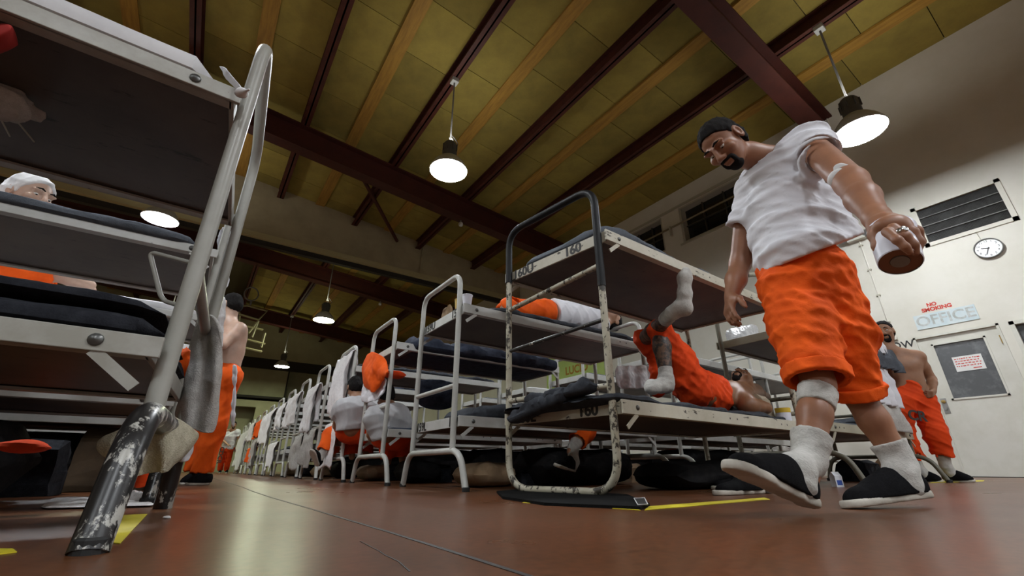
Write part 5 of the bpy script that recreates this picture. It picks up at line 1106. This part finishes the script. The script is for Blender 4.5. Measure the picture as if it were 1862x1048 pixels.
sheet('towel', cgrid([[(352, 606, 1.50), (364, 582, 1.52), (378, 570, 1.50), (392, 576, 1.47), (402, 600, 1.46)],
                      [(350, 650, 1.50), (366, 640, 1.46), (380, 632, 1.50), (393, 636, 1.45), (405, 650, 1.48)],
                      [(336, 700, 1.48), (356, 698, 1.44), (374, 700, 1.48), (388, 702, 1.43), (402, 704, 1.46)],
                      [(322, 745, 1.46), (344, 750, 1.42), (364, 756, 1.46), (378, 758, 1.42), (392, 760, 1.45)],
                      [(318, 768, 1.45), (340, 776, 1.41), (360, 783, 1.45), (374, 787, 1.41), (386, 789, 1.44)]]), M_towel, 'long grey terry towel hung on rung of nearest left bunk', 'towel', th=.010, sub=2, wr=.02, ws=.12)
sheet('towel', cgrid([[(180, 800, 1.06), (205, 790, 1.03), (238, 772, 1.05), (262, 756, 1.06), (284, 752, 1.10), (308, 748, 1.12), (325, 762, 1.15), (352, 782, 1.20), (364, 794, 1.22)],
                      [(178, 815, 1.04), (206, 812, 1.00), (236, 806, 1.04), (258, 798, 1.05), (284, 790, 1.08), (304, 788, 1.06), (322, 798, 1.12), (340, 812, 1.15), (350, 815, 1.2)],
                      [(190, 826, 1.03), (212, 832, 1.02), (238, 846, 1.03), (260, 840, 1.05), (284, 826, 1.06), (300, 830, 1.03), (318, 832, 1.10), (328, 834, 1.12), (334, 834, 1.18)],
                      [(206, 834, 1.03), (222, 846, 1.04), (240, 870, 1.03), (262, 862, 1.05), (284, 858, 1.06), (296, 862, 1.04), (306, 858, 1.09), (312, 850, 1.12), (318, 846, 1.16)]]), M_towelc, 'cream terry towel slung low over the bent foot tube at left', 'towel', th=.008, sub=2, wr=.02, ws=.10)
sheet('hung_shirt', cgrid([[(318, 762, 1.48), (334, 768, 1.46), (352, 776, 1.48)], [(322, 805, 1.48), (336, 808, 1.44), (350, 806, 1.48)], [(320, 836, 1.48), (332, 842, 1.44), (344, 836, 1.48)]]), M_tee, 'white cloth hanging behind the cream towel at left', 'cloth')
ob = Vol(); ob.ell(C(336, 662, 1.52), (.040, .045, .045)); ob.ell(C(346, 668, 1.52), (.03, .04, .035)); ob.ell(C(326, 652, 1.53), (.04, .04, .04)); ob.disp(cloth(.016, 60, 7)); tag(volmesh('orange_bundle', ob, .006, M_or), 'crumpled orange cloth bundled behind nearest left post', 'cloth')
sheet('hung_trousers', cgrid([[(246, 790, 1.95), (264, 786, 1.9), (282, 792, 1.95)], [(246, 830, 1.95), (262, 832, 1.88), (280, 830, 1.95)], [(240, 868, 1.95), (256, 872, 1.88), (270, 868, 1.95)], [(238, 880, 1.95), (254, 884, 1.88), (268, 880, 1.95)]]), M_or2, 'red-orange trouser leg hanging behind the chipped black foot', 'trousers', th=.03)
sheet('hung_shirt', cgrid([[(392, 432, 2.3), (402, 416, 2.25), (412, 408, 2.3)], [(398, 470, 2.3), (406, 462, 2.25), (414, 452, 2.3)], [(402, 520, 2.3), (410, 516, 2.25), (416, 500, 2.3)], [(404, 527, 2.3), (410, 526, 2.25), (415, 515, 2.3)]]), M_tee, 'white garment hung behind the left arch above the bare-backed man', 'shirt')
sheet('towel', cgrid([[(396, 540, 3.3), (404, 535, 3.3), (412, 545, 3.3)], [(388, 575, 3.3), (398, 572, 3.25), (410, 570, 3.3)], [(386, 610, 3.3), (396, 612, 3.25), (405, 600, 3.3)], [(392, 640, 3.3), (400, 642, 3.28), (406, 628, 3.3)]]), M_towelw, 'white patterned towel held to the bare-backed man\'s face', 'towel')
sheet('hung_shirt', cgrid([[(424, 662, 3.75), (428, 664, 3.72), (431, 666, 3.75)], [(424, 700, 3.75), (427, 704, 3.72), (430, 704, 3.75)], [(420, 770, 3.72), (423, 778, 3.70), (426, 776, 3.72)]]), M_tee, 'white cloth hanging at the back of the long orange trousers', 'cloth')
sheet('hung_cloth', cgrid([[(300, 640, 1.9), (312, 640, 1.9), (324, 640, 1.9)], [(296, 690, 1.9), (310, 690, 1.86), (322, 690, 1.9)], [(280, 745, 1.9), (300, 748, 1.86), (318, 750, 1.9)]]), M_towel, 'grey cloth hanging behind the nearest left post', 'cloth')
bn = Vol(); b0_, b1_ = onZ(12, 190, 1.0), onZ(60, 208, 1.015); bn.cone(b0_, b1_, .045, .022); bn.cone(b0_+V(-.12, 0, 0), b0_, .05, .045); bn.disp(cloth(.016, 50, 9)); bb = volmesh('knit_cap', bn, .007, M_towel); tag(bb, 'grey knit bundle tucked under the top deck at left', 'cap')
for a, b_ in (((2, 218), (18, 248)), ((24, 212), (62, 258))): MB().tube([onZ(*a, .985), onZ(*b_, 1.03)], .0022, 6).build('cord', M_frame, bb)
tag(loaf('red_cloth', onZ(-60, 95, .96), onZ(13, 88, .97), V(0, 0.03, 0), .07, mat('red cloth', (.30, .012, .008), .8), None, None), 'edge of a red cloth under the top deck at far left', 'cloth')
# floor
fz_ = lambda x, y: onZ(x, y)
loaf('floor_towel', onZ(85, 917), onZ(268, 913), (onZ(170, 926)-onZ(170, 905))*.42, .012, M_towelw, 'white towel lying flat on floor behind the chipped foot', 'towel', amp=.008, fs=18, ends=.03)
loaf('floor_towel', onZ(168, 911), onZ(262, 914), (onZ(200, 916)-onZ(200, 904))*.3, .034, M_towelw, 'crumpled white cloth heaped on the floor towel at left', 'cloth', amp=.012, fs=22, ends=.03)
db = Vol(); p_ = A_(onZ(303, 944)); db.ell(p_+(0, 0, .004), (.010, .006, .005)); db.disp(cloth(.003, 200, 2)); tag(volmesh('paper_scrap', db, .0016, cl), 'tiny white scrap on the floor near the left bunk', 'scrap')
tb = onZ(1211, 886); t = empty('plastic_tub', tb); tag(t, 'small clear plastic tub on floor under the pale bunk', 'tub'); MB(tb).lathe([(.040, 0), (.052, .048), (.056, .05), (.056, .056)], tb, n=20, caps=(1, 0)).build('tub_wall', mat('cloudy plastic', (.55, .55, .54), .3), t, smooth=True); MB(tb).lathe([(.053, .04), (.0535, .041)], tb, n=20).build('tub_content', M_sheet, t)
mc = onZ(1524, 886); t = empty('milk_carton', mc); tag(t, 'small white milk carton with blue print on floor behind the walking man', 'carton'); mw_ = mat('carton white', (.68, .70, .74), .5); u_ = V(.8, -.5, 0).normalized()*.026; w2 = V(.5, .8, 0).normalized()*.026; z_ = V(0, 0, 1)
MB(mc).hexa([mc-u_-w2, mc+u_-w2, mc+u_+w2, mc-u_+w2]+[p+z_*.07 for p in (mc-u_-w2, mc+u_-w2, mc+u_+w2, mc-u_+w2)]).build('carton_box', mw_, t)
MB(mc).hexa([p+z_*.07 for p in (mc-u_-w2, mc+u_-w2, mc+u_+w2, mc-u_+w2)]+[mc-u_-w2*.05+z_*.098, mc+u_-w2*.05+z_*.098, mc+u_+w2*.05+z_*.098, mc-u_+w2*.05+z_*.098]).build('carton_gable', mw_, t)
MB(mc).beam(mc-w2*1.02-u_*.7+z_*.028, mc-w2*1.02+u_*.7+z_*.028, z_*.016, w2*.02).build('blue_print', mat('blue print', (.03, .08, .35), .5), t)
def shoe_pair(px, L, s, lab, n=1):
    for i, (h_, t_) in enumerate(px):
        a, b = A_(onZ(*h_)), A_(onZ(*t_)); rt = empty('slip_on_shoe', Vector(a)); tag(rt, lab[i], 'shoe', 'loose shoes under bunks'); shoe('shoe', a, b, (0, 0, 1), s, rt, A_(rt.location), M_sole, M_canvas, .006)
shoe_pair([((1408, 897), (1300, 902)), ((1395, 889), (1296, 892))], .27, 1.0, ['black slip-on shoe on floor left of the walking man\'s raised toe', 'second black slip-on behind the first beside the yellow tape'])
# things under and between the bunks
def hung(rows, m, lab, cat='cloth', name='hung_cloth', th=.008): return sheet(name, [[KY(x, y, Y_) for x, y, Y_ in r] for r in rows], m, lab, cat, th)
hung([[(1264, 826, 3.0), (1282, 824, 3.0), (1304, 828, 3.0)], [(1266, 844, 3.0), (1284, 842, 2.97), (1306, 848, 3.0)], [(1264, 858, 3.0), (1284, 862, 2.97), (1308, 862, 3.0)]], M_sheet, 'white cloth hanging low under the pale bunk behind bunk 160')
hung([[(1248, 822, 3.05), (1255, 822, 3.03), (1262, 822, 3.05)], [(1250, 845, 3.05), (1256, 845, 3.03), (1262, 845, 3.05)], [(1254, 866, 3.05), (1260, 868, 3.03), (1268, 864, 3.05)]], M_or2, 'narrow orange cloth hanging low beside the white cloth under bunks')
hung([[(1402, 812, 2.7), (1420, 812, 2.7), (1440, 812, 2.7)], [(1404, 830, 2.7), (1420, 832, 2.68), (1440, 832, 2.7)], [(1408, 846, 2.7), (1420, 850, 2.68), (1436, 846, 2.7)]], M_towel, 'grey cloth hanging low just left of the walking man\'s sock')
hung([[(1208, 818, 3.2), (1230, 816, 3.2), (1250, 820, 3.2)], [(1208, 826, 3.2), (1230, 826, 3.18), (1250, 828, 3.2)]], M_or2, 'orange strip of cloth under the pale bunk behind bunk 160')
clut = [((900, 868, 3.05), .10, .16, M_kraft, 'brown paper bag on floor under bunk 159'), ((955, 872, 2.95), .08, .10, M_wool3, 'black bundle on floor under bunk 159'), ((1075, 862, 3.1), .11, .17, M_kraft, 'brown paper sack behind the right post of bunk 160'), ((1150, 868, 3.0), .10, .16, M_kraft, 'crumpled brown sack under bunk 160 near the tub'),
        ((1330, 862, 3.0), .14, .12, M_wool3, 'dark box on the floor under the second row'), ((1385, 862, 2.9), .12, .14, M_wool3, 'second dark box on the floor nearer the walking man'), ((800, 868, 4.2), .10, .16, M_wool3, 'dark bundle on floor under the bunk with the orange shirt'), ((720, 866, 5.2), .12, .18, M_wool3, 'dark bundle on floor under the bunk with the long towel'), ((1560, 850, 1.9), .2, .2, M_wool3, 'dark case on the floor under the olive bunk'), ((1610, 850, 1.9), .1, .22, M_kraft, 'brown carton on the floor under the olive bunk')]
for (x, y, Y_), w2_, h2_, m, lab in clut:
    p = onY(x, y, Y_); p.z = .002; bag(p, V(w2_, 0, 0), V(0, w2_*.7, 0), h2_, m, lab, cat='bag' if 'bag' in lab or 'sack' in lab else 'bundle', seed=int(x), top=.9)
for i, (x, y, w2_, h2_, m, lab) in enumerate(((195, 893, .20, .36, mat('shaded kraft paper', (.085, .055, .03), .9, col2=(.06, .04, .022), scale=8, bump=.2, bscale=30), 'large brown paper bag on floor beneath the left bunks'), (60, 893, .28, .34, M_wool3, 'dark box on floor beneath the left bunks, outer one'), (-60, 905, .3, .26, M_wool3, 'dark box on floor beneath the left bunks, at frame edge'), (150, 884, .34, .34, M_wool3, 'dark bundle behind the large brown bag at left'))):  # large bag: kraft colour darkened to carry the shade under the bunks
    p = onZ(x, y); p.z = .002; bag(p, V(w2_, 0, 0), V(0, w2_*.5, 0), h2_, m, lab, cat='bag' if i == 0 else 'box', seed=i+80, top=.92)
ofp = onY(38, 812, 1.95); loaf('orange_cloth', ofp+V(-.05, 0, -.02), ofp+V(.06, 0, -.02), V(0, .05, 0), .035, M_or2, 'small orange cloth glowing in shadow under nearest left bunk', 'cloth', nu=10, nr=12)
# clothes on the olive bunk behind the walking man
def ol(x0, x1, yt, yb, m, lab, seed, folds=4, Y_=1.385):
    a, b = onY(x0, yt, Y_), onY(x1, yt, Y_); z = (a.z+b.z)/2; ln = z-onY((x0+x1)/2, yb, Y_).z; a.z = b.z = z
    drape('hung_garment', a, b, ln, ln*.3, V(0, -1, 0), m, lab, 'garment', folds, .025, seed)
ol(1545, 1588, 602, 636, M_tee, 'white shirt bundled on top of the olive bunk', 101); ol(1542, 1612, 626, 664, M_wool2, 'grey blanket draped over upper rail of the olive bunk', 102, 7, 1.375); ol(1560, 1604, 666, 736, M_tee, 'white cloths hanging below the upper rail of olive bunk', 103, 4, 1.39); ol(1578, 1626, 730, 784, M_towel, 'grey towel hanging low at the olive bunk end', 104, 2, 1.395)
loaf('folded_blanket', V(4.6, 1.75, 1.22), V(5.5, 1.75, 1.22), V(0, .28, 0), .10, M_sheet, 'white bedding heaped on upper deck of the olive bunk', 'bedding', amp=.03); loaf('folded_blanket', V(4.7, 1.75, .46), V(5.5, 1.75, .46), V(0, .28, 0), .08, M_wool2, 'grey bedding on the lower deck of olive bunk', 'bedding', amp=.03)
# dark blanket hung behind the seated men, and upper-deck clutter behind bunk 160
hung([[(752, 690, 4.6), (790, 690, 4.6), (830, 694, 4.6)], [(755, 720, 4.6), (790, 724, 4.55), (830, 722, 4.6)], [(760, 740, 4.6), (795, 748, 4.55), (828, 742, 4.6)]], M_navy, 'navy blanket hanging below the deck beside the grey tee man', 'blanket', 'hung_blanket')
loaf('garment_heap', V(3.02, 2.72, 1.20), V(3.25, 2.9, 1.20), V(-.05, .06, 0), .09, M_navy, 'dark garments heaped at far end of bunk 159 upper deck', 'garment', nu=12, nr=16, amp=.03)
loaf('garment_heap', V(3.12, 2.66, 1.25), V(3.22, 2.74, 1.25), V(-.03, .04, 0), .06, M_or, 'small orange garment on the dark heap at bunk 159', 'garment', nu=10, nr=14, amp=.02)

# bunched blanket end hanging over the end rail of bunk 160
loaf('blanket', onX(938, 772, 1.50)+V(-.03, 0, -.01), onX(1040, 736, 1.55)+V(-.03, 0, .01), V(.045, 0, 0), .085, M_wool, 'bunched grey blanket end spilling over end rail of bunk 160', 'blanket', amp=.03, fs=11, ends=.05, nu=40, nr=28)
loaf('blanket', onX(968, 752, 1.52)+V(-.02, 0, .03), onX(1085, 718, 1.575)+V(-.01, 0, .01), V(.05, 0, 0), .07, M_wool, 'dark blanket fold above the bunched end at bunk 160', 'blanket', amp=.03, fs=9, ends=.05, nu=40, nr=28)
# added filler under the rows: keeps the floor between the bunks crowded and dark
k_i = 0
SIDE = ['under bunk 159, wall end', 'under the orange shirt bunk, wall end', 'under the long towel bunk', 'under the fourth bunk of the right row', 'under the fifth bunk of the right row', 'under the sixth bunk of the right row', 'under the seventh bunk of the right row']
M_filler = mat('black filler canvas', (.010, .010, .011), .9, col2=(.018, .017, .017), scale=20, bump=.3, bscale=90, spec=.1)
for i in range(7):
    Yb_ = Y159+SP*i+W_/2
    loaf('filler_bag', V(2.15+.15*(i % 2), Yb_, .002), V(3.15, Yb_+.03, .002), V(0, .26, 0), .27+.03*(i % 3), M_filler, 'added dark filler bag on floor '+SIDE[i], 'filler bag', amp=.03, fs=4, nu=14, nr=18, ends=.12, group='added filler bags under bunks')
    loaf('filler_bag', V(1.62, Yb_+.06, .002), V(2.0, Yb_+.1, .002), V(0, .20, 0), .16+.04*(i % 2), M_filler if i % 2 else M_kraft, ('dark' if i % 2 else 'brown')+' filler sack added on floor near the aisle '+SIDE[i].split(',')[0], 'sack', amp=.03, fs=6, nu=12, nr=16, ends=.1, group='added sacks under bunks')
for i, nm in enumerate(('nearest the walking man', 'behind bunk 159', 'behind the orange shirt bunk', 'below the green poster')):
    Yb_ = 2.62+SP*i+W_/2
    loaf('filler_bag', V(3.95, Yb_, .002), V(5.4, Yb_, .002), V(0, .27, 0), .30, M_filler, 'long dark filler bag added on floor under second row bunk '+nm, 'filler bag', amp=.03, fs=4, nu=16, nr=18, ends=.12, group='added filler bags under bunks')
for i in range(2): loaf('filler_bag', V(6.3, 3.3+SP*i, .002), V(7.8, 3.3+SP*i, .002), V(0, .28, 0), .33, M_filler, 'dark filler bag added on floor under wall side bunk, %s' % ('nearer' if i == 0 else 'farther'), 'filler bag', amp=.03, fs=4, nu=16, nr=18, ends=.12, group='added filler bags under bunks')
loaf('filler_bag', V(2.4, 1.9, .002), V(3.4, 1.95, .002), V(0, .22, 0), .16, M_filler, 'dark filler bag added on floor under bunk 160', 'filler bag', amp=.03, fs=4, nu=16, nr=18, ends=.12, group='added filler bags under bunks')
for i in range(3): loaf('filler_bag', V(-1.9, 2.75+SP*i, .002), V(-.55, 2.75+SP*i, .002), V(0, .26, 0), .31, M_filler, 'dark filler bag added on floor under %s left bunk' % ('second', 'third', 'fourth')[i], 'filler bag', amp=.03, fs=4, nu=16, nr=18, ends=.12, group='added filler bags under bunks')
